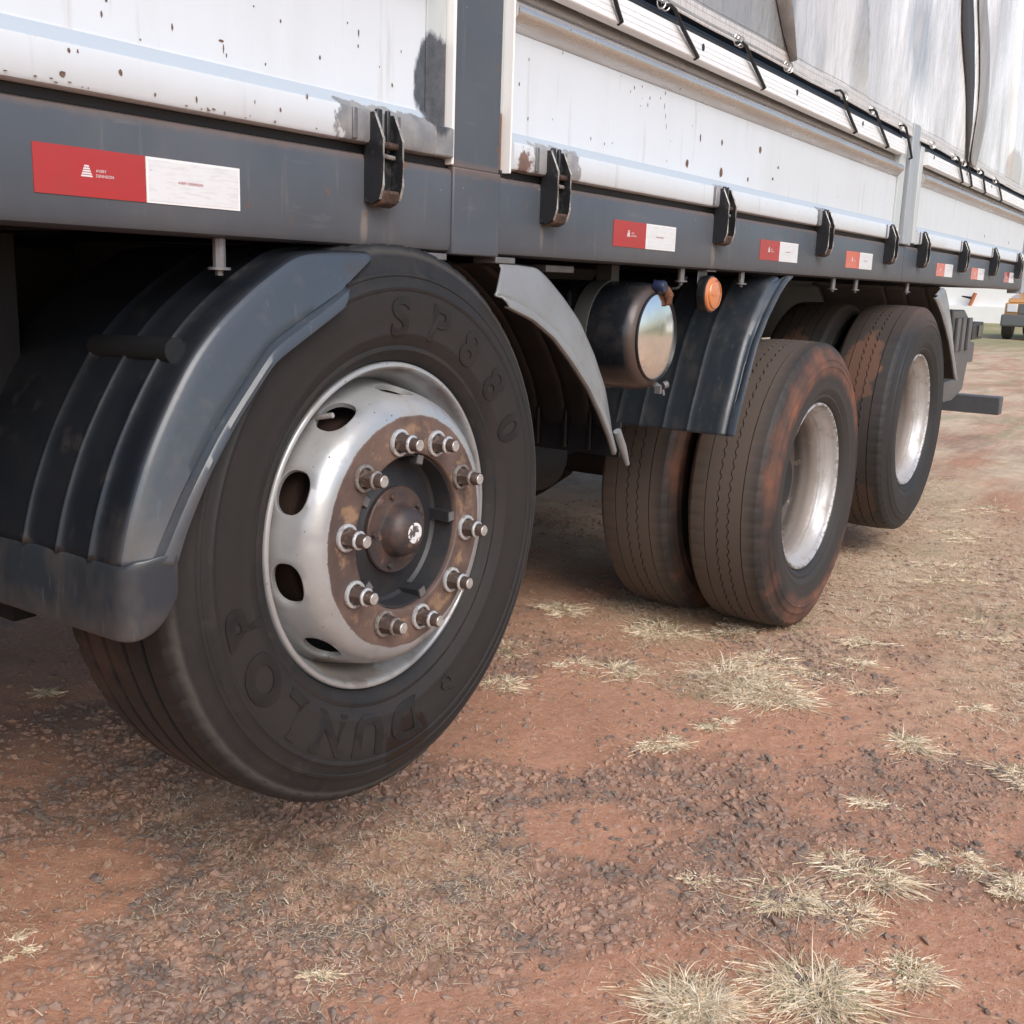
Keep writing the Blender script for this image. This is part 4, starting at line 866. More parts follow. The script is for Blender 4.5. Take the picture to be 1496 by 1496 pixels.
def disc_prof(s):
    T = [(0.0, 0.205, -0.053), (0.012, 0.2165, -0.0515), (0.022, 0.2255, -0.0468), (0.032, 0.2330, -0.0400), (0.045, 0.2405, -0.0290), (0.060, 0.2460, -0.0150), (0.078, 0.2500, 0.0025), (0.096, 0.2535, 0.0200), (0.114, 0.2570, 0.0380), (0.132, 0.2605, 0.0560), (0.145, 0.2640, 0.0690)]
    S = [t[0] for t in T]
    return float(np.interp(s, S, [t[1] for t in T])), float(np.interp(s, S, [t[2] for t in T]))
def steer_wheel_mesh():
    b = MB(); n = 160
    # barrel and flange
    b.rev([(0.264, 0.0690), (0.2645, 0.066), (0.268, 0.052), (0.2705, 0.040), (0.2755, 0.030), (0.2805, 0.022), (0.2835, 0.012), (0.2845, 0.004), (0.2865, 0.0), (0.2895, -0.0025), (0.2935, -0.0025), (0.2965, -0.0003), (0.2978, 0.004), (0.2975, 0.010), (0.290, 0.016), (0.287, 0.03), (0.275, 0.036), (0.272, 0.10), (0.258, 0.12), (0.258, 0.20), (0.285, 0.225), (0.298, 0.236), (0.294, 0.238), (0.280, 0.228), (0.252, 0.20), (0.252, 0.12), (0.2575, 0.085)], n)
    # mounting plate with bore
    b.rev([(0.1405, -0.042), (0.1405, -0.051), (0.142, -0.053), (0.1435, -0.0535), (0.150, -0.0530), (0.205, -0.053)], n)
    # shoulder with ten hand holes
    ph0 = radians(85.0)
    NB = 32
    for k in range(10):
        am = ph0 + k * 2 * pi / 10; hw = pi / 10
        sm, rs_, ra = 0.079, 0.0285, 0.152
        ring_o, ring_i, ring_m, ring_d = [], [], [], []
        for j in range(NB):
            t = 2 * pi * j / NB; c, s = cos(t), sin(t)
            # rectangle boundary point in (a,s)
            q = 1 / max(abs(c), abs(s)); ua, us = c * q, s * q; ua = round(ua, 6); us = round(us, 6)
            sb = sm + (us * (0.145 - sm) if us > 0 else us * sm)
            ring_o.append((ua * hw, sb))
            e = 0.82
            ring_i.append((math.copysign(abs(c) ** e, c) * ra, sm + math.copysign(abs(s) ** e, s) * rs_))
            ring_m.append((math.copysign(abs(c) ** e, c) * ra * 1.09, sm + math.copysign(abs(s) ** e, s) * rs_ * 1.09))
        rows = []
        for f in (0.0, 0.2, 0.4, 0.6, 0.8, 1.0):
            rows.append([(ring_m[j][0] * (1-f) + ring_o[j][0] * f, ring_m[j][1] * (1-f) + ring_o[j][1] * f) for j in range(NB)])
        rows = [ring_i] + rows
        vs = []
        def P(a, s_, inset=0.0):
            R, y = disc_prof(s_); return ((R - inset) * cos(am + a), y + inset * 0.3, (R - inset) * sin(am + a))
        for j in range(NB): vs.append(P(ring_i[j][0], ring_i[j][1], 0.010))
        for j in range(NB): vs.append(P(ring_i[j][0], ring_i[j][1], 0.0016))
        for row in rows[1:]:
            for j in range(NB): vs.append(P(*row[j]))
        fs = []
        for r_ in range(len(rows)):
            for j in range(NB): fs.append((r_*NB+j, r_*NB+(j+1)%NB, (r_+1)*NB+(j+1)%NB, (r_+1)*NB+j))
        b.add(vs, fs)
    me = b.mesh('wheel', smooth=False, fix=False)
    bm = bmesh.new(); bm.from_mesh(me); bmesh.ops.remove_doubles(bm, verts=bm.verts, dist=0.0004); bmesh.ops.recalc_face_normals(bm, faces=bm.faces); bm.to_mesh(me); bm.free()
    me.shade_smooth(); me.set_sharp_from_angle(angle=radians(38))
    return me
M['drum'] = mat('dark_rusty_drum', (0.030, 0.014, 0.009), 0.9)
# front (lifted) wheel
W1 = Vector((0, 0, 0.7313))
wheel = obj('wheel', steer_wheel_mesh(), M['rim1'], truck, label='silver ten-hole wheel with rusty mounting face'); wheel.location = W1
t1 = obj('tyre', tyre_mesh(1), M['tyre1'], wheel)
M['letter'] = mat('raised_letter_rubber', (0.0075, 0.0078, 0.009), 0.5, layers=[dict(scale=14, lo=0.45, hi=0.7, col=(0.022, 0.018, 0.0165), amt=0.8, rough=0.7)])
arc_text('DUNLOP', -126.0, 0.343, 0.098, 16.2, 0.0008)
arc_text('SP880', 57.0, 0.345, 0.092, 16.6, 0.0008, 0.0022)
b = MB()   # round raised mark with a tail near the D
b.tube([(0.150 + 0.014 * cos(t), -0.0305, -0.335 + 0.014 * sin(t)) for t in np.linspace(0, 5.2, 14)] + [(0.168, -0.030, -0.352), (0.185, -0.029, -0.350)], 0.0014, 6); b.build('raised_mark', M['tyre1'], wheel)
# tyre inner tube cavity is closed by the rim; hub behind the bore
b = MB()
b.rev([(0.1395, -0.0440), (0.1360, -0.0440), (0.1345, -0.030), (0.1335, -0.006), (0.128, 0.000), (0.112, -0.002), (0.094, -0.008), (0.082, -0.014), (0.079, -0.016), (0.0, -0.016)], 96)
for k in range(5):
    a = radians(75 + 72 * k); ca, sa = cos(a), sin(a)
    def q(r, t, y): return (r * ca - t * sa, y, r * sa + t * ca)
    hw = 0.010
    vs = [q(0.121, -hw, -0.047), (q(0.1385, -hw, -0.047)), q(0.1385, hw, -0.047), q(0.121, hw, -0.047), q(0.125, -hw, 0.014), q(0.1385, -hw, 0.014), q(0.1385, hw, 0.014), q(0.125, hw, 0.014)]
    b.add(vs, [(0,1,2,3),(4,7,6,5),(0,4,5,1),(1,5,6,2),(2,6,7,3),(3,7,4,0)], 0)
    vs = [q(0.123, -hw * .8, -0.0485), q(0.1385, -hw * .8, -0.0485), q(0.1385, hw * .8, -0.0485), q(0.123, hw * .8, -0.0485), q(0.123, -hw * .8, -0.046), q(0.1385, -hw * .8, -0.046), q(0.1385, hw * .8, -0.046), q(0.123, hw * .8, -0.046)]
    b.add(vs, [(0,1,2,3),(4,7,6,5),(0,4,5,1),(1,5,6,2),(2,6,7,3),(3,7,4,0)], 1)
b.build('hub', [M['hub'], M['steel']], wheel)
b = MB()
b.rev([(0.0795, -0.016), (0.0795, -0.023), (0.0775, -0.0255), (0.056, -0.0265), (0.050, -0.029), (0.0475, -0.034), (0.0455, -0.045), (0.040, -0.055), (0.030, -0.0625), (0.019, -0.0660), (0.0, -0.0670)], 64)
for a in (20, 92, 164, 236, 308):
    a = radians(a + 14); b.rev([(0, -0.0325), (0.005, -0.0325), (0.006, -0.031), (0.006, -0.0262)], 6, (0.0655 * cos(a), 0, 0.0655 * sin(a)))
b.build('hub_cap', M['hubcap'], wheel)
b = MB(); b.rev([(0.0, -0.0676), (0.012, -0.0671), (0.0185, -0.0666), (0.0190, -0.0655)], 24); b.build('hub_sticker', M['sticker'], wheel)
def nut_mesh():
    b = MB()
    b.rev([(0.0, -0.0005), (0.0235, -0.0005), (0.0245, -0.003), (0.0235, -0.0065), (0.0195, -0.0075), (0.0175, -0.0062)], 28, mi=0)
    b.rev([(0.0178, -0.006), (0.0165, -0.010), (0.0160, -0.026), (0.0150, -0.0285), (0.0125, -0.0290)], 6, mi=1, ph=0.3)
    b.rev([(0.0150, -0.0280), (0.0160, -0.0290), (0.0158, -0.0315), (0.0132, -0.0330), (0.0115, -0.0325)], 24, mi=0)
    b.rev([(0.0118, -0.031), (0.0116, -0.0455), (0.0104, -0.0475)], 20, mi=1)
    b.rev([(0.0106, -0.0470), (0.0090, -0.0485), (0.0, -0.0485)], 20, mi=2)
    me = b.mesh('wheel_nut', smooth=40); 
    for q in ('nut_ring', 'nut', 'stud_tip'): me.materials.append(M[q])
    return me
M['nut_ring_dull'] = mat('dull_washer_steel', (0.30, 0.29, 0.28), 0.42, 0.5, layers=[dict(scale=110, lo=0.45, hi=0.6, col=(0.13, 0.08, 0.06), amt=0.8)])
nm_ = nut_mesh(); nm2_ = nm_.copy(); nm2_.materials[0] = M['nut_ring_dull']; nm3_ = nm_.copy()
for k in range(10):
    a = 0.1975 + pi / 2 - k * 2 * pi / 10
    o = bpy.data.objects.new('wheel_nut', (nm_, nm_, nm2_, nm_, nm3_, nm_, nm2_, nm_, nm_, nm2_)[k]); COL.objects.link(o); o.parent = wheel
    o.location = (0.1675 * cos(a), -0.0530, 0.1675 * sin(a)); o.rotation_euler = (0, random.uniform(0, 6.28), 0); o.scale = (1.0, 0.97 + 0.06 * random.random(), 1.0)
b = MB(); b.tube([(0.19, -0.02, 0.19)] * 1 + [(0.19, 0.03, 0.19)], 0.006, 6)
b = MB(); b.tube([(-0.145, -0.005, 0.216), (-0.150, 0.05, 0.205)], 0.0048, 8); b.build('valve_stem', M['stud_tip'], wheel)
b = MB(); b.rev([(0.205, 0.03), (0.15, 0.05), (0.14, -0.03)], 40); b.rev([(0.21, 0.21), (0.21, 0.04), (0.15, 0.035)], 40); b.build('brake_drum', M['drum'], wheel)

# dual wheels
T2 = tyre_mesh(2)
def dual_mesh():
    b = MB()
    b.rev([(0.10, 0.150), (0.14, 0.162), (0.20, 0.166), (0.235, 0.160), (0.246, 0.150), (0.2475, 0.125), (0.244, 0.095), (0.246, 0.080), (0.253, 0.070), (0.264, 0.058), (0.2675, 0.046), (0.271, 0.034), (0.279, 0.024), (0.2830, 0.012), (0.2845, 0.004), (0.2865, 0.0), (0.2895, -0.0025), (0.2935, -0.0025), (0.2965, -0.0003), (0.2978, 0.004), (0.2975, 0.010), (0.290, 0.016), (0.275, 0.036), (0.262, 0.06), (0.26, 0.2), (0.285, 0.225), (0.298, 0.236)], 128)
    b.rev([(0.0, 0.10), (0.09, 0.10), (0.105, 0.115), (0.11, 0.155)], 40, mi=1)
    return b.mesh('wheel', smooth=40)
DM = dual_mesh()
def dual(x, y, z, tm, rmat, parent=truck, first=True, flip=False):
    me = DM
    if len(me.materials) == 0: me.materials.append(M['rim2']); me.materials.append(M['under'])
    o = obj('wheel', me, None, parent); o.location = (x, y, z)
    if flip: o.rotation_euler = (0, 0, pi)
    t = obj('tyre', tm, None, o)
    return o
def withmat(me, m): c = me.copy(); c.materials.clear(); c.materials.append(m); return c
T2m = withmat(T2, M['tyre2']); T3m = withmat(T2, M['tyre3'])
for v in T2m.vertices:       # the loaded tyres stand flat and bulge a little at the foot
    t_ = max(0.0, (-v.co.z - 0.40) / 0.1)
    v.co.y += (0.008 if v.co.y > 0.118 else -0.008) * t_ * (1 if hypot(v.co.x, v.co.z) < 0.497 else 0)
    if v.co.z < -0.4975: v.co.z = -0.4975 - (-v.co.z - 0.4975) * 0.15
dual(2.2584, -0.0334, 0.497, T2m, None)['label'] = 'deep-dish rear wheel with red mud on its tyre'
dual(2.2584, 0.2950, 0.497, T2m, None)
dual(3.6141, -0.0289, 0.6161, T3m, None)['label'] = 'raised rearmost wheel with deep silver rim'
dual(3.6141, 0.2990, 0.6161, T3m, None)
for x, z in ((0.0, 0.731), (2.258, 0.504), (3.614, 0.616)):
    dual(x, 2.58, z, T2m, None, flip=True)
    if x: dual(x, 2.25, z, T2m, None, flip=True)

# ------------------------------------------------------------------ fenders
def resample(pts, n):
    P = np.array(pts, float); d = np.r_[0, np.cumsum(np.linalg.norm(np.diff(P, axis=0), axis=1))]
    t = np.linspace(0, d[-1], n)
    return np.stack([np.interp(t, d, P[:, k]) for k in range(P.shape[1])], 1)
def smoothc(P, it=2):
    P = P.copy()
    for _ in range(it): P[1:-1] = 0.25 * P[:-2] + 0.5 * P[1:-1] + 0.25 * P[2:]
    return P
def fender(ridge, groove, lip, yin, ribs, ctr, lipY, n=72, thick=0.004, mat_=None, sm=3, parent=truck, yr=0.0, skirt=None, ribh=0.0045, keep=False):
    """ridge/groove/lip: (x,z) lines running the same way; the top skin goes from y=yin to the ridge at y=yr."""
    R_ = smoothc(resample(ridge, n), sm); G_ = smoothc(resample(groove, n), sm); L__ = smoothc(resample(lip, n), sm)
    ctr = np.array(ctr)
    Nn = R_ - ctr; Nn /= np.linalg.norm(Nn, axis=1, keepdims=True)
    ys = [yin]
    offs = {yin: 0.0}
    rows = []
    def top(y, o): rows.append([(p[0] + q[0] * o, y, p[1] + q[1] * o) for p, q in zip(R_, Nn)])
    top(yin, -0.02); top(yin, 0.0)
    for rb in sorted(ribs, reverse=True):
        for dy, oo in ((0.018, -0.001), (0.005, 0.0), (0.0018, ribh * 0.7), (0.0, ribh * 0.8), (-0.0018, ribh * 0.6), (-0.005, -0.0005), (-0.020, -0.0025)): top(rb + dy, oo)
    top(yr + 0.028, -0.001); top(yr + 0.014, -0.0015); top(yr + 0.005, -0.005); top(yr + 0.0, -0.012)
    ntop = len(rows)
    def mix(A, B, t, y, o=0.0):
        C_ = A * (1 - t) + B * t
        rows.append([(p[0] + q[0] * o, y, p[1] + q[1] * o) for p, q in zip(C_, Nn)])
    gY = lipY + 0.017
    R2 = R_ - Nn * 0.012
    for t in (0.25, 0.5, 0.75, 0.93): mix(R2, G_, t, yr * (1 - t) + gY * t)
    mix(R2, G_, 1.0, gY + 0.003); mix(G_, L__, 0.10, gY + 0.001); mix(G_, L__, 0.2, lipY + 0.004); mix(G_, L__, 0.55, lipY); mix(G_, L__, 0.92, lipY); mix(G_, L__, 1.0, lipY + 0.003)
    mix(G_, L__, 0.97, lipY + 0.010)
    nt_ = ntop; b = MB(); m = len(rows)
    for i in range(n): b.v += [rows[j][i] for j in range(m)]
    for i in range(n - 1):
        for j in range(m - 1):
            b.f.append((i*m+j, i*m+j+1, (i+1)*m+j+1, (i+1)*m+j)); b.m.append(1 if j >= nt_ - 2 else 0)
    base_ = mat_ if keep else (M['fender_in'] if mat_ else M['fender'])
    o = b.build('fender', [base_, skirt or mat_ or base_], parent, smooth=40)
    s = o.modifiers.new('shell', 'SOLIDIFY'); s.thickness = thick; s.offset = 0
    return o
# front half over the first wheel
ridge = [(-0.070, 1.214), (-0.144, 1.213), (-0.235, 1.206), (-0.325, 1.155), (-0.393, 1.106), (-0.444, 1.055), (-0.486, 0.993), (-0.524, 0.928), (-0.550, 0.866), (-0.566, 0.819), (-0.576, 0.775)]
groove = [(-0.150, 1.158), (-0.185, 1.136), (-0.317, 1.068), (-0.424, 0.951), (-0.485, 0.865), (-0.526, 0.798), (-0.538, 0.780)]
lip = [(-0.172, 1.124), (-0.190, 1.114), (-0.322, 1.045), (-0.392, 0.969), (-0.450, 0.892), (-0.491, 0.82), (-0.510, 0.772)]
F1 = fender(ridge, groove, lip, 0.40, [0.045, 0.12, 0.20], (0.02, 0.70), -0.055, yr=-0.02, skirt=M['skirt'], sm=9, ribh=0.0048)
F1['label'] = 'bluish-black front quarter fender with three ribs'
# lower apron of that fender: wraps round the corner
b = MB(); prof = []
top_z, bot_z = 0.778, 0.672
path = [(-0.574, 0.42), (-0.575, 0.20), (-0.576, 0.01), (-0.576, -0.012), (-0.573, -0.024), (-0.565, -0.034), (-0.551, -0.043), (-0.53, -0.050), (-0.508, -0.056)]
m_ = 7
for i, (x, y) in enumerate(path):
    t = i / (len(path) - 1)
    zb = bot_z + (0.0 if i < 6 else (0.004 if i == 6 else (0.020 if i == 7 else 0.060)))
    zt_ = top_z if i < 5 else (0.786 if i < 7 else 0.792)
    for j in range(m_):
        u = j / (m_ - 1)
        off = (-0.001 if j == 0 else (0.0020 if j == 1 else 0.0030 + (0.004 * u if i < 6 else 0.0)))
        z = zt_ + (zb - zt_) * (0 if j == 0 else (0.06 if j == 1 else u))
        nx, ny = (-1, 0) if i < 3 else ((-0.8, -0.6) if i < 7 else (-0.35, -0.9))
        b.v.append((x + nx * off, y + ny * off * 0.6, z))
for i in range(len(path) - 1):
    for j in range(m_ - 1):
        b.f.append((i*m_+j, i*m_+j+1, (i+1)*m_+j+1, (i+1)*m_+j)); b.m.append(0)
ap = b.build('fender_apron', M['apron'], F1, smooth=50)
s = ap.modifiers.new('shell', 'SOLIDIFY'); s.thickness = 0.004; s.offset = 0
sb = ap.modifiers.new('sub', 'SUBSURF'); sb.levels = 1; sb.render_levels = 2
b = MB(); b.tube([(-0.436, 0.205, 1.056), (-0.438, 0.022, 1.061)], 0.0190, 18)
b.build('fender_support_tube', M['fender_in'], F1)
# rear half over the first wheel
ro = [(0.340, 1.209), (0.40, 1.209), (0.478, 1.205), (0.523, 1.184), (0.587, 1.146), (0.662, 1.094), (0.735, 1.018), (0.795, 0.938), (0.824, 0.870), (0.846, 0.815)]
ri = [(0.290, 1.147), (0.335, 1.140), (0.413, 1.115), (0.495, 1.080), (0.565, 1.035), (0.648, 0.970), (0.718, 0.900), (0.765, 0.840), (0.788, 0.800)]
rl = [(0.312, 1.124), (0.335, 1.117), (0.403, 1.098), (0.485, 1.060), (0.555, 1.012), (0.638, 0.947), (0.700, 0.884), (0.750, 0.825), (0.780, 0.780)]
F1b = fender(ro, ri, rl, 0.40, [0.06, 0.13, 0.21], (0.25, 0.65), -0.04, mat_=M['fender_skylit'], sm=2, ribh=0.004)
F1b['label'] = 'rear quarter fender coloured with silver sky sheen, curving down behind the front wheel'
b = MB(); b.tube([(0.772, -0.046, 0.838), (0.802, -0.046, 0.797), (0.832, -0.046, 0.752)], [0.0095, 0.010, 0.006], 12); b.build('lip_end_tube', M['fender_skylit'], F1b)
b = MB(); b.box((0.835, -0.02, 0.765), (0.842, 0.42, 0.85)); b.build('mud_flap', M['fender_in'], F1b)
for yb_ in (0.06, 0.13, 0.21, 0.29):
    b = MB(); b.box((0.822, yb_ - 0.006, 0.775), (0.834, yb_ + 0.006, 0.92)); b.build('inner_rib', M['fender_in'], F1b, bev=0.003)
# front half over the middle wheel
r2 = [(1.86, 1.216), (1.80, 1.20), (1.741, 1.145), (1.685, 1.085), (1.641, 1.024), (1.607, 0.96), (1.578, 0.891), (1.545, 0.82), (1.520, 0.748)]
l2 = [(1.905, 1.216), (1.860, 1.20), (1.801, 1.161), (1.72, 1.09), (1.654, 1.013), (1.62, 0.95), (1.594, 0.892), (1.555, 0.82), (1.527, 0.748)]
g2 = [(a[0] * 0.25 + b_[0] * 0.75, a[1] * 0.25 + b_[1] * 0.75) for a, b_ in zip(r2, l2)]
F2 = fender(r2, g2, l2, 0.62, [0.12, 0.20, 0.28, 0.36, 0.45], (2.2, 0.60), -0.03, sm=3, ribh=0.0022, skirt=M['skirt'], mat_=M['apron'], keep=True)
F2['label'] = 'black ribbed front fender of the middle wheel pair'
# rear piece behind the last wheel
r3 = [(4.00, 1.214), (4.106, 1.207), (4.19, 1.15), (4.274, 1.077), (4.34, 1.02), (4.401, 0.949), (4.50, 0.84), (4.572, 0.746)]
l3 = [(3.74, 1.16), (3.80, 1.14), (3.91, 1.089), (4.03, 1.02), (4.138, 0.95), (4.25, 0.86), (4.326, 0.791), (4.375, 0.755)]
g3 = [(a[0] * 0.3 + b_[0] * 0.7, a[1] * 0.3 + b_[1] * 0.7) for a, b_ in zip(r3, l3)]
F3 = fender(r3, g3, l3, 0.62, [0.1, 0.2, 0.3], (3.6, 0.6), -0.04, mat_=M['fender_skylit'], sm=2, ribh=0.004)
F3['label'] = 'grey rear fender piece behind the last wheel'
# top skin between the axles
b = MB(); b.box((2.7, 0.35, 1.19), (3.2, 0.62, 1.20)); b.build('fender_bridge', M['fender_in'], truck)

# ------------------------------------------------------------------ air tank, marker lamp
TC = (1.045, 1.047)
b = MB()
b.rev([(0.108, 0.004), (0.116, 0.006), (0.126, 0.016), (0.133, 0.034), (0.1355, 0.055), (0.1355, 0.42), (0.13, 0.45), (0.10, 0.47), (0.0, 0.475)], 72, (TC[0], 0, TC[1]))
tank = b.build('air_tank', M['tank'], truck)
b = MB(); b.rev([(0.104, 0.006), (0.1085, -0.0015), (0.112, 0.0005), (0.112, 0.006)], 72, (TC[0], 0, TC[1])); b.build('cap_bead', M['black'], tank)
b = MB(); b.rev([(0.0, -0.011), (0.03, -0.0102), (0.06, -0.0075), (0.09, -0.002), (0.1055, 0.003)], 72, (TC[0], 0, TC[1])); b.build('mirror_cap', M['chrome'], tank, smooth=80)
b = MB(); b.rev([(0.1345, 0.13), (0.1385, 0.131), (0.1385, 0.175), (0.1345, 0.176)], 72, (TC[0], 0, TC[1])); b.box((TC[0] - 0.02, 0.131, TC[1] + 0.13), (TC[0] + 0.02, 0.175, 1.222)); b.build('tank_band', M['strapband'], tank)
b = MB(); b.rev([(0, -0.018), (0.013, -0.018), (0.016, -0.013), (0.016, 0.01)], 18, (1.035, 0, 1.172)); b.build('valve_cap', M['bluecap'], tank)
b = MB(); b.tube([(1.07, 0.0, 1.168), (1.085, -0.006, 1.150), (1.08, -0.010, 1.128)], [0.012, 0.012, 0.008], 10); b.build('cap_clip', M['rust'], tank)
b = MB(); b.tube([(1.075, 0.02, 0.925), (1.075, 0.0, 0.915)], 0.010, 10); b.tube([(1.088, -0.002, 0.922), (1.100, -0.008, 0.925)], 0.010, 12); b.tube([(1.082, -0.006, 0.912), (1.084, -0.008, 0.898)], 0.004, 8); b.box((1.058, -0.01, 0.903), (1.068, 0.006, 0.922)); b.build('drain_valve', M['steel'], tank)
b = MB(); b.rev([(0.0, 0.004), (0.040, 0.004), (0.050, 0.008), (0.050, 0.030), (0.044, 0.036), (0.0, 0.036)], 40, (1.376, 0, 1.156)); lamp = b.build('side_marker_lamp', M['black'], truck)
b = MB(); b.rev([(0.0, -0.0075), (0.020, -0.007), (0.036, -0.004), (0.045, 0.001), (0.047, 0.006)], 40, (1.376, 0, 1.156)); b.build('amber_lens', M['amber'], lamp)
b = MB(); b.rev([(0.036, -0.0048), (0.038, -0.0062), (0.040, -0.0035)], 40, (1.376, 0, 1.156)); b.box((1.349, -0.0085, 1.153), (1.402, -0.0068, 1.156)); b.tube([(1.341, -0.006, 1.156), (1.341, -0.0035, 1.156)], 0.003, 8); b.tube([(1.410, -0.006, 1.156), (1.410, -0.0035, 1.156)], 0.003, 8); b.build('lens_ring', M['amber'], lamp)
b = MB(); b.box((1.345, 0.037, 1.15), (1.405, 0.040, 1.219)); b.box((1.345, 0.010, 1.2165), (1.405, 0.037, 1.2205)); b.build('lamp_bracket', M['steel'], lamp, bev=0.002)
b = MB(); b.tube([(1.30, 0.05, 1.20), (1.27, 0.06, 1.17), (1.24, 0.08, 1.165), (1.2, 0.1, 1.19)], 0.004, 6); b.build('lamp_cable', M['rubber'], lamp)
b = MB(); b.box((0.60, 0.06, 1.196), (0.72, 0.10, 1.2115)); b.build('light_tab', M['steel'], truck, bev=0.002)

# ------------------------------------------------------------------ tail: bracket, lamps, bumper
M['tail'] = mat('grey_tail_plastic', (0.085, 0.088, 0.094), 0.42, layers=[dict(scale=8, lo=0.45, hi=0.7, col=(0.13, 0.125, 0.12), amt=0.6)])
poly = [(4.90, 1.06), (5.30, 1.06), (5.45, 1.01), (5.50, 0.90), (5.50, 0.60), (5.22, 0.572), (4.95, 0.577), (4.90, 0.695), (5.30, 0.693), (5.17, 0.90)]
b = MB(); b.prism([(4.88, 0.69), (4.90, 0.60), (5.0, 0.575), (5.25, 0.572), (5.50, 0.62), (5.56, 0.80), (5.55, 0.91), (5.50, 1.03), (5.32, 1.095), (5.02, 1.095), (5.10, 0.95), (5.30, 0.693)], 0.15, 0.32)
tb = b.build('tail_bracket', M['tail'], truck, bev=0.008)
for x in (5.10, 5.24, 5.40):
    b = MB(); b.box((x, 0.130, 0.86), (x + 0.07, 0.149, 1.05)); b.build('bracket_rib', M['tail'], tb, bev=0.005)
b = MB(); b.box((5.50, 0.17, 0.775), (5.80, 0.30, 0.893)); b.build('bracket_arm', M['tail'], tb, bev=0.006)
b = MB(); b.box((5.60, 0.15, 0.915), (5.90, 0.34, 1.02)); tl_ = b.build('tail_lamp', M['black'], truck, bev=0.006)
b = MB(); b.box((5.74, 0.144, 0.93), (5.88, 0.149, 1.0)); b.build('lamp_glass', M['tank'], tl_)
b = MB(); b.box((5.95, 0.005, 0.44), (6.05, 2.45, 0.553)); ub = b.build('rear_underrun_bar', M['beam'], truck, bev=0.006)
for ya in (0.75, 1.65):
    b = MB(); b.box((5.90, ya, 0.553), (6.04, ya + 0.1, 1.222)); b.build('bar_hanger', M['under'], ub)
b = MB()
for i in range(10): b.box((5.948, 0.03 + i * 0.24, 0.47), (5.9499, 0.15 + i * 0.24, 0.52))

# ------------------------------------------------------------------ tarpaulin
tarp = None
def tarpY(x, z):
    h = z - 1.81
    y = -0.004 + 0.02 * np.clip(h, 0, 0.3) + 0.03 * np.clip(h, 0, 1.0) * (fbm(x * 1.3 + 3, z * 0.35, 21, 3) - 0.5) * 2
    y += 0.012 * (fbm(x * 7 + 1, z * 0.9, 22, 3) - 0.5) * np.clip(0.3 + h * 2, 0, 1.3)
    def crease(x0, zz0, slope, wd, amp, sgn):
        d = (x - (x0 + slope * (z - zz0))); return amp * np.where(d * sgn > 0, np.exp(-np.abs(d) / wd), np.exp(-np.abs(d) / (wd * 0.12)))
    amp = np.clip(h * 4, 0.1, 1)
    y -= crease(1.785, 1.85, -0.55, 0.20, 0.035, -1) * amp
    y -= crease(2.52, 1.90, -0.5, 0.25, 0.03, -1) * amp
    y -= crease(2.95, 1.85, 0.6, 0.12, 0.010, 1) * amp
    y -= crease(4.33, 1.81, 0.10, 0.30, 0.045, -1) * amp
    y -= crease(5.3, 1.81, -0.2, 0.2, 0.02, 1) * amp
    y -= crease(0.55, 1.85, -0.3, 0.2, 0.02, -1) * amp
    return y
gx_ = np.r_[np.arange(-4.2, 0.6, 0.06), np.arange(0.6, 6.24, 0.012)]; gz_ = np.r_[np.arange(0, 0.12, 0.01), np.arange(0.12, 1.0, 0.035), np.arange(1.0, 1.9, 0.15)]
X, H = np.meshgrid(gx_, gz_, indexing='ij')
z0 = 1.816 + 0.0015 * np.sin(X * 9) + 0.004 * (fbm(X * 2.5, X * 0 + 3, 55, 2) - 0.5)
Zb = z0 - 0.019 * (z0 - 1.37) * (X - 0.9)
Z = Zb + H
Y = tarpY(X, z0 + H)
V = np.stack([X, Y, Z], -1).reshape(-1, 3); nz_ = len(gz_)
I = (np.arange(len(gx_) - 1)[:, None] * nz_ + np.arange(nz_ - 1)[None, :]).ravel()
F = np.stack([I, I + nz_, I + nz_ + 1, I + 1], 1)
me = npmesh('tarpaulin', V, F, smooth=True)
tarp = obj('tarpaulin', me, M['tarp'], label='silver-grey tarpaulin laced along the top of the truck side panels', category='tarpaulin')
s = tarp.modifiers.new('thick', 'SOLIDIFY'); s.thickness = 0.002; s.offset = 1
def tarpline(dz0, dz1, dy, name, mt):
    rows = []; hs_ = np.linspace(dz0, dz1, 4)
    Xg = gx_; b = MB(); 
    zz = 1.816 + 0.0015 * np.sin(Xg * 9) + 0.004 * (fbm(Xg * 2.5, Xg * 0 + 3, 55, 2) - 0.5)
    cols = []
    for i, h in enumerate(hs_):
        yy = tarpY(Xg, zz + max(h, 0)); bulge = dy * (1 if i in (1, 2) else 0.25)
        cols.append(np.stack([Xg, yy - 0.001 - bulge, zz - 0.019 * (zz - 1.37) * (Xg - 0.9) + h], -1))
    A = np.stack(cols, 1); V = A.reshape(-1, 3); m = 4
    I = (np.arange(len(Xg) - 1)[:, None] * m + np.arange(m - 1)[None, :]).ravel(); F = np.stack([I, I + m, I + m + 1, I + 1], 1)
    return obj(name, npmesh(name, V, F, smooth=True), mt, tarp)
tarpline(0.004, 0.046, 0.0015, 'hem_band', M['hem'])
tarpline(-0.004, 0.004, 0.003, 'hem_cord', M['hem'])
tarpline(0.027, 0.0278, 0.0020, 'hem_stitching', M['thread'])
tarpline(0.044, 0.0448, 0.0020, 'hem_stitching', M['thread'])
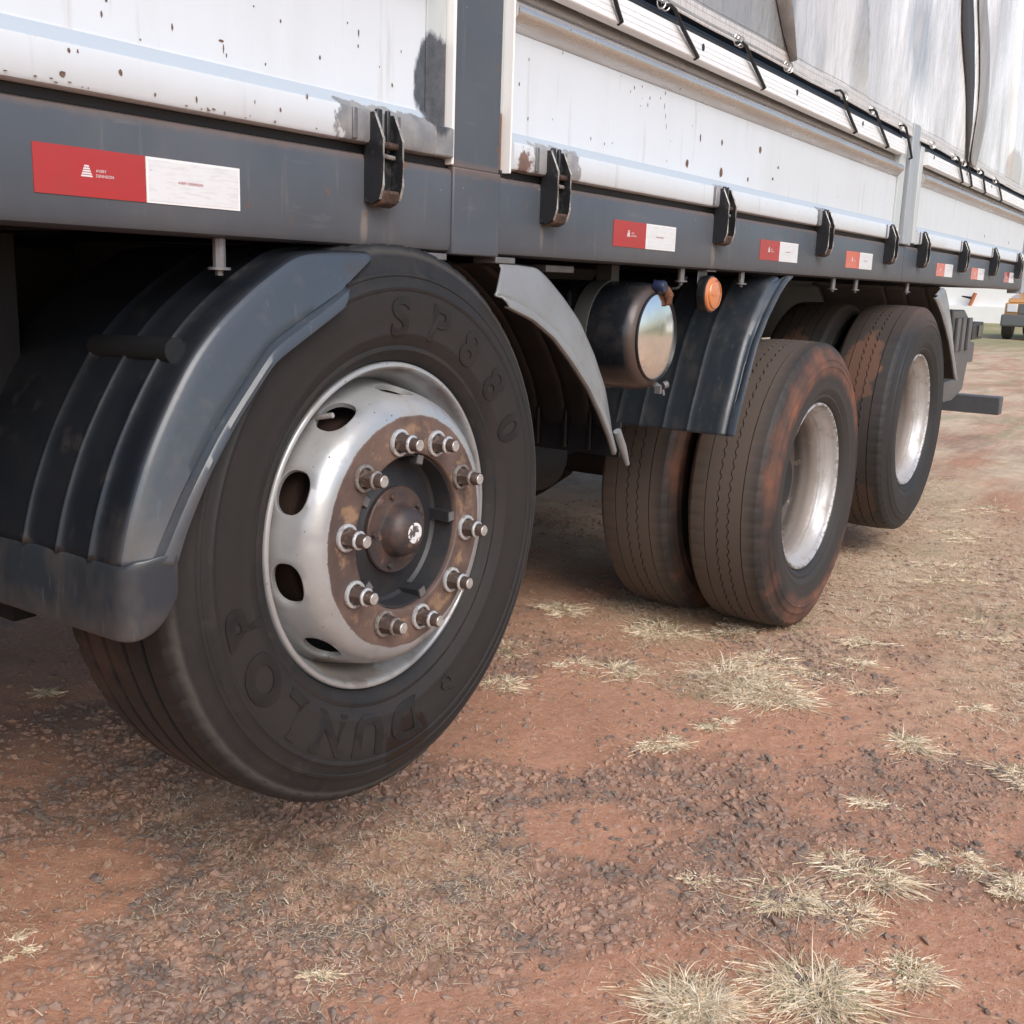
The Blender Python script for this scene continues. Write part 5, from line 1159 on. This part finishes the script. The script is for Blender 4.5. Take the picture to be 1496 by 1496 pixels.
# dark webbing strip and the loose fold beside it
b = MB(); W = [(4.150, 4.168, 1.80), (4.05, 4.135, 1.98), (3.96, 4.09, 2.15), (3.84, 4.02, 2.35), (3.74, 3.93, 2.55), (3.6, 3.8, 2.9)]
W = [(a, c_, z) for a, c_, z in W]
for a, c_, z in W:
    for x in (a, c_): b.v.append((x, float(tarpY(np.array(x), np.array(z))) - 0.012, z - 0.02))
for i in range(len(W) - 1): b.f.append((2*i, 2*i+1, 2*i+3, 2*i+2)); b.m.append(0)
o = b.build('webbing_strip', M['darkcloth'], tarp, smooth=60); s = o.modifiers.new('t', 'SOLIDIFY'); s.thickness = 0.004
b = MB(); W = [(4.22, 4.36, 1.80), (4.20, 4.43, 1.90), (4.19, 4.45, 2.02), (4.17, 4.42, 2.18), (4.10, 4.30, 2.35), (4.02, 4.16, 2.52), (3.98, 4.08, 2.75)]
for a, c_, z in W:
    for k_, x in enumerate((a, (a + c_) / 2, c_)): b.v.append((x, float(tarpY(np.array(x), np.array(z))) - (0.010, 0.030, 0.006)[k_], z - 0.022))
for i in range(len(W) - 1):
    for k_ in range(2): b.f.append((3*i+k_, 3*i+k_+1, 3*i+k_+4, 3*i+k_+3)); b.m.append(0)
M['foldcloth'] = mat('shaded_tarpaulin_fold', (0.30, 0.295, 0.29), 0.35, layers=[dict(scale=(20, 20, 3), lo=0.45, hi=0.65, col=(0.20, 0.19, 0.185), amt=0.7)], bumps=[dict(scale=(24, 24, 9), s=0.5, d=0.012)])  # darker copy of the tarp cloth, shade of the folds put into its colour
o = b.build('loose_fold', M['foldcloth'], tarp, smooth=80); s = o.modifiers.new('t', 'SOLIDIFY'); s.thickness = 0.002; q_ = o.modifiers.new('sub', 'SUBSURF'); q_.levels = 1; q_.render_levels = 2
b = MB(); W = [(1.36, 1.44, 2.35), (1.47, 1.56, 2.16), (1.60, 1.675, 1.985), (1.69, 1.740, 1.90), (1.774, 1.785, 1.838)]
for a, c_, z in W:
    for k_, x in enumerate((a, c_ - 0.02, c_)): b.v.append((x, float(tarpY(np.array(x), np.array(z))) - (0.006, 0.030, 0.004)[k_], z - 0.01))
for i in range(len(W) - 1):
    for k_ in range(2): b.f.append((3*i+k_, 3*i+k_+1, 3*i+k_+4, 3*i+k_+3)); b.m.append(0)
o = b.build('loose_fold', M['foldcloth'], tarp, smooth=80); s = o.modifiers.new('t', 'SOLIDIFY'); s.thickness = 0.002
# rubber straps and eyelets
TOP = [(0.674,1.80), (0.983,1.800), (1.417,1.799), (2.241,1.806), (2.626,1.800), (3.029,1.800), (3.958,1.783), (4.155,1.786), (4.505,1.776), (4.897,1.765)]
BOT = [(0.745,1.731), (1.138,1.728), (1.584,1.726), (2.446,1.716), (2.846,1.713), (3.184,1.708), (4.124,1.700), (4.321,1.698), (4.651,1.693), (5.09,1.689)]
for (xa, za), (xb, zb) in zip(TOP, BOT):
    y = -0.017; r_ = random.Random(int(xa * 100)); bow = r_.uniform(-0.006, 0.006)
    b = MB(); b.tube([(xa - 0.045, y + 0.004, za + 0.006), (xa - 0.02, y - 0.004, za + 0.010), (xa, y - 0.007, za + 0.004), (xa * .66 + xb * .34, y - 0.004, za * .66 + zb * .34 + bow), (xa * .33 + xb * .67, y - 0.002, za * .33 + zb * .67 + bow), (xb, y, zb), (xb + 0.004, y + 0.012, zb - 0.004)], [0.0035, 0.004, 0.0045, 0.0052, 0.0052, 0.0045, 0.0035], 8)
    s_ = b.build('hook_strap', M['rubber'], tarp)
for xa, za in [(0.931,1.806), (1.378,1.808), (1.748,1.806), (2.271,1.806), (2.60,1.803), (3.0,1.80), (3.488,1.79), (3.887,1.786), (4.10,1.78), (4.45,1.778), (4.85,1.77), (0.60,1.81)]:
    b = MB()
    for k in range(2):
        cx = xa + 0.022 * k
        b.tube([(cx + 0.010 * cos(t), -0.014 - 0.006 * cos(t), za + 0.004 + 0.014 * sin(t)) for t in np.linspace(0, 2 * pi, 15)], 0.0018, 6)
    b.build('eyelet', M['ring'], tarp)

#@@BG
# ------------------------------------------------------------------ background
M['wallw'] = mat('white_rendered_wall', (0.85, 0.85, 0.84), 0.8, layers=[dict(scale=0.6, lo=0.5, hi=0.8, col=(0.72, 0.70, 0.67), amt=0.5)])
M['opaint'] = mat('orange_car_paint', (0.58, 0.30, 0.11), 0.3, coat=0.5)
M['greyp'] = mat('grey_bumper_plastic', (0.12, 0.125, 0.13), 0.5)
M['rooft'] = mat('grey_metal_roof', (0.35, 0.35, 0.36), 0.5)
M['glass'] = mat('dark_window_glass', (0.03, 0.035, 0.04), 0.1)
M['cone'] = mat('orange_post_paint', (0.42, 0.14, 0.06), 0.6)
bd = thing('white_building', 'long low white building with a proud plinth beyond the yard', 'building', (52, 8, 0))
b = MB(); b.box((0, -26, 0), (9, 40, 3.6)); b.build('wall', M['wallw'], bd)
b = MB(); b.box((-0.45, -26, -0.1), (-0.002, 40, 0.72)); b.build('plinth', M['wallw'], bd)
b = MB(); b.prism([(-0.8, 3.602), (4.5, 4.6), (9.8, 3.602)], -26.5, 40.5); b.build('roof', M['rooft'], bd)
for i in range(9):
    y = -22 + i * 7
    b = MB(); b.box((-0.06, y - 0.9, 1.9), (-0.003, y + 0.9, 3.0)); wn = b.build('window', M['greyp'], bd)
    b = MB(); b.box((-0.075, y - 0.82, 1.98), (-0.0605, y - 0.03, 2.92)); b.box((-0.075, y + 0.03, 1.98), (-0.0605, y + 0.82, 2.92)); b.build('pane', M['glass'], wn)
po = thing('orange_post', 'leaning orange post with a dark arm standing on the white plinth', 'post', (51.78, 9.4, 0.72))
b = MB(); b.tube([(0, 0.12, 0.0), (0, -0.06, 0.58)], 0.085, 10); b.build('post_body', M['cone'], po)
b = MB(); b.tube([(0, 0.02, 0.34), (0, 0.5, 0.42)], [0.07, 0.03], 8); b.build('arm', M['black'], po)
# orange pickup facing the truck
pk = thing('orange_pickup', 'orange pickup with grey bumper parked beyond the rear of the truck', 'pickup', (32, 4.62, 0))
def bxp(name, a, c_, m, parent=pk, bev=0.03):
    b = MB(); b.box(a, c_); return b.build(name, m, parent, bev=bev)
body = bxp('body', (0.10, -1.92, 0.50), (4.9, -0.02, 1.02), M['opaint'])
b = MB(); b.prism([(0.12, 1.021), (0.18, 1.14), (1.25, 1.27), (1.25, 1.021)], -1.86, -0.08); b.build('bonnet', M['opaint'], pk, bev=0.03)
b = MB(); b.prism([(1.27, 1.021), (1.30, 1.27), (1.95, 1.78), (3.1, 1.78), (3.35, 1.021)], -1.80, -0.14); cb = b.build('cab', M['opaint'], pk, bev=0.04)
b = MB(); b.add([(1.315, -1.68, 1.30), (1.315, -0.26, 1.30), (1.90, -0.34, 1.745), (1.90, -1.60, 1.745)], [(0, 1, 2, 3)]); wsc = b.build('windscreen', M['glass'], pk, smooth=0)
wsc.location = (-0.02, 0, 0.02)
bxp('grille', (0.06, -1.55, 0.72), (0.0985, -0.39, 1.0), M['greyp'], bev=0.01)
for y in (-1.86, -0.36): bxp('headlight', (0.05, y, 0.76), (0.0985, y + 0.28, 0.98), M['wfilm'], bev=0.02)
bxp('bumper', (-0.06, -1.97, 0.36), (0.0485, 0.03, 0.70), M['greyp'], bev=0.05)
for x in (0.85, 3.9):
    for y in (-1.80, -0.12):
        b = MB(); b.rev([(0.12, -0.13), (0.3, -0.13), (0.36, -0.10), (0.37, 0), (0.36, 0.10), (0.3, 0.13), (0.12, 0.13)], 24, (x - 0.45 if x < 1 else x, y, 0.37)); wl = b.build('wheel', M['rubber'], pk)
        b = MB(); b.rev([(0.0, -0.11), (0.20, -0.12), (0.22, -0.134), (0.22, 0.134), (0.20, 0.12), (0, 0.11)], 24, (x - 0.45 if x < 1 else x, y, 0.37)); b.build('rim', M['steel'], wl)
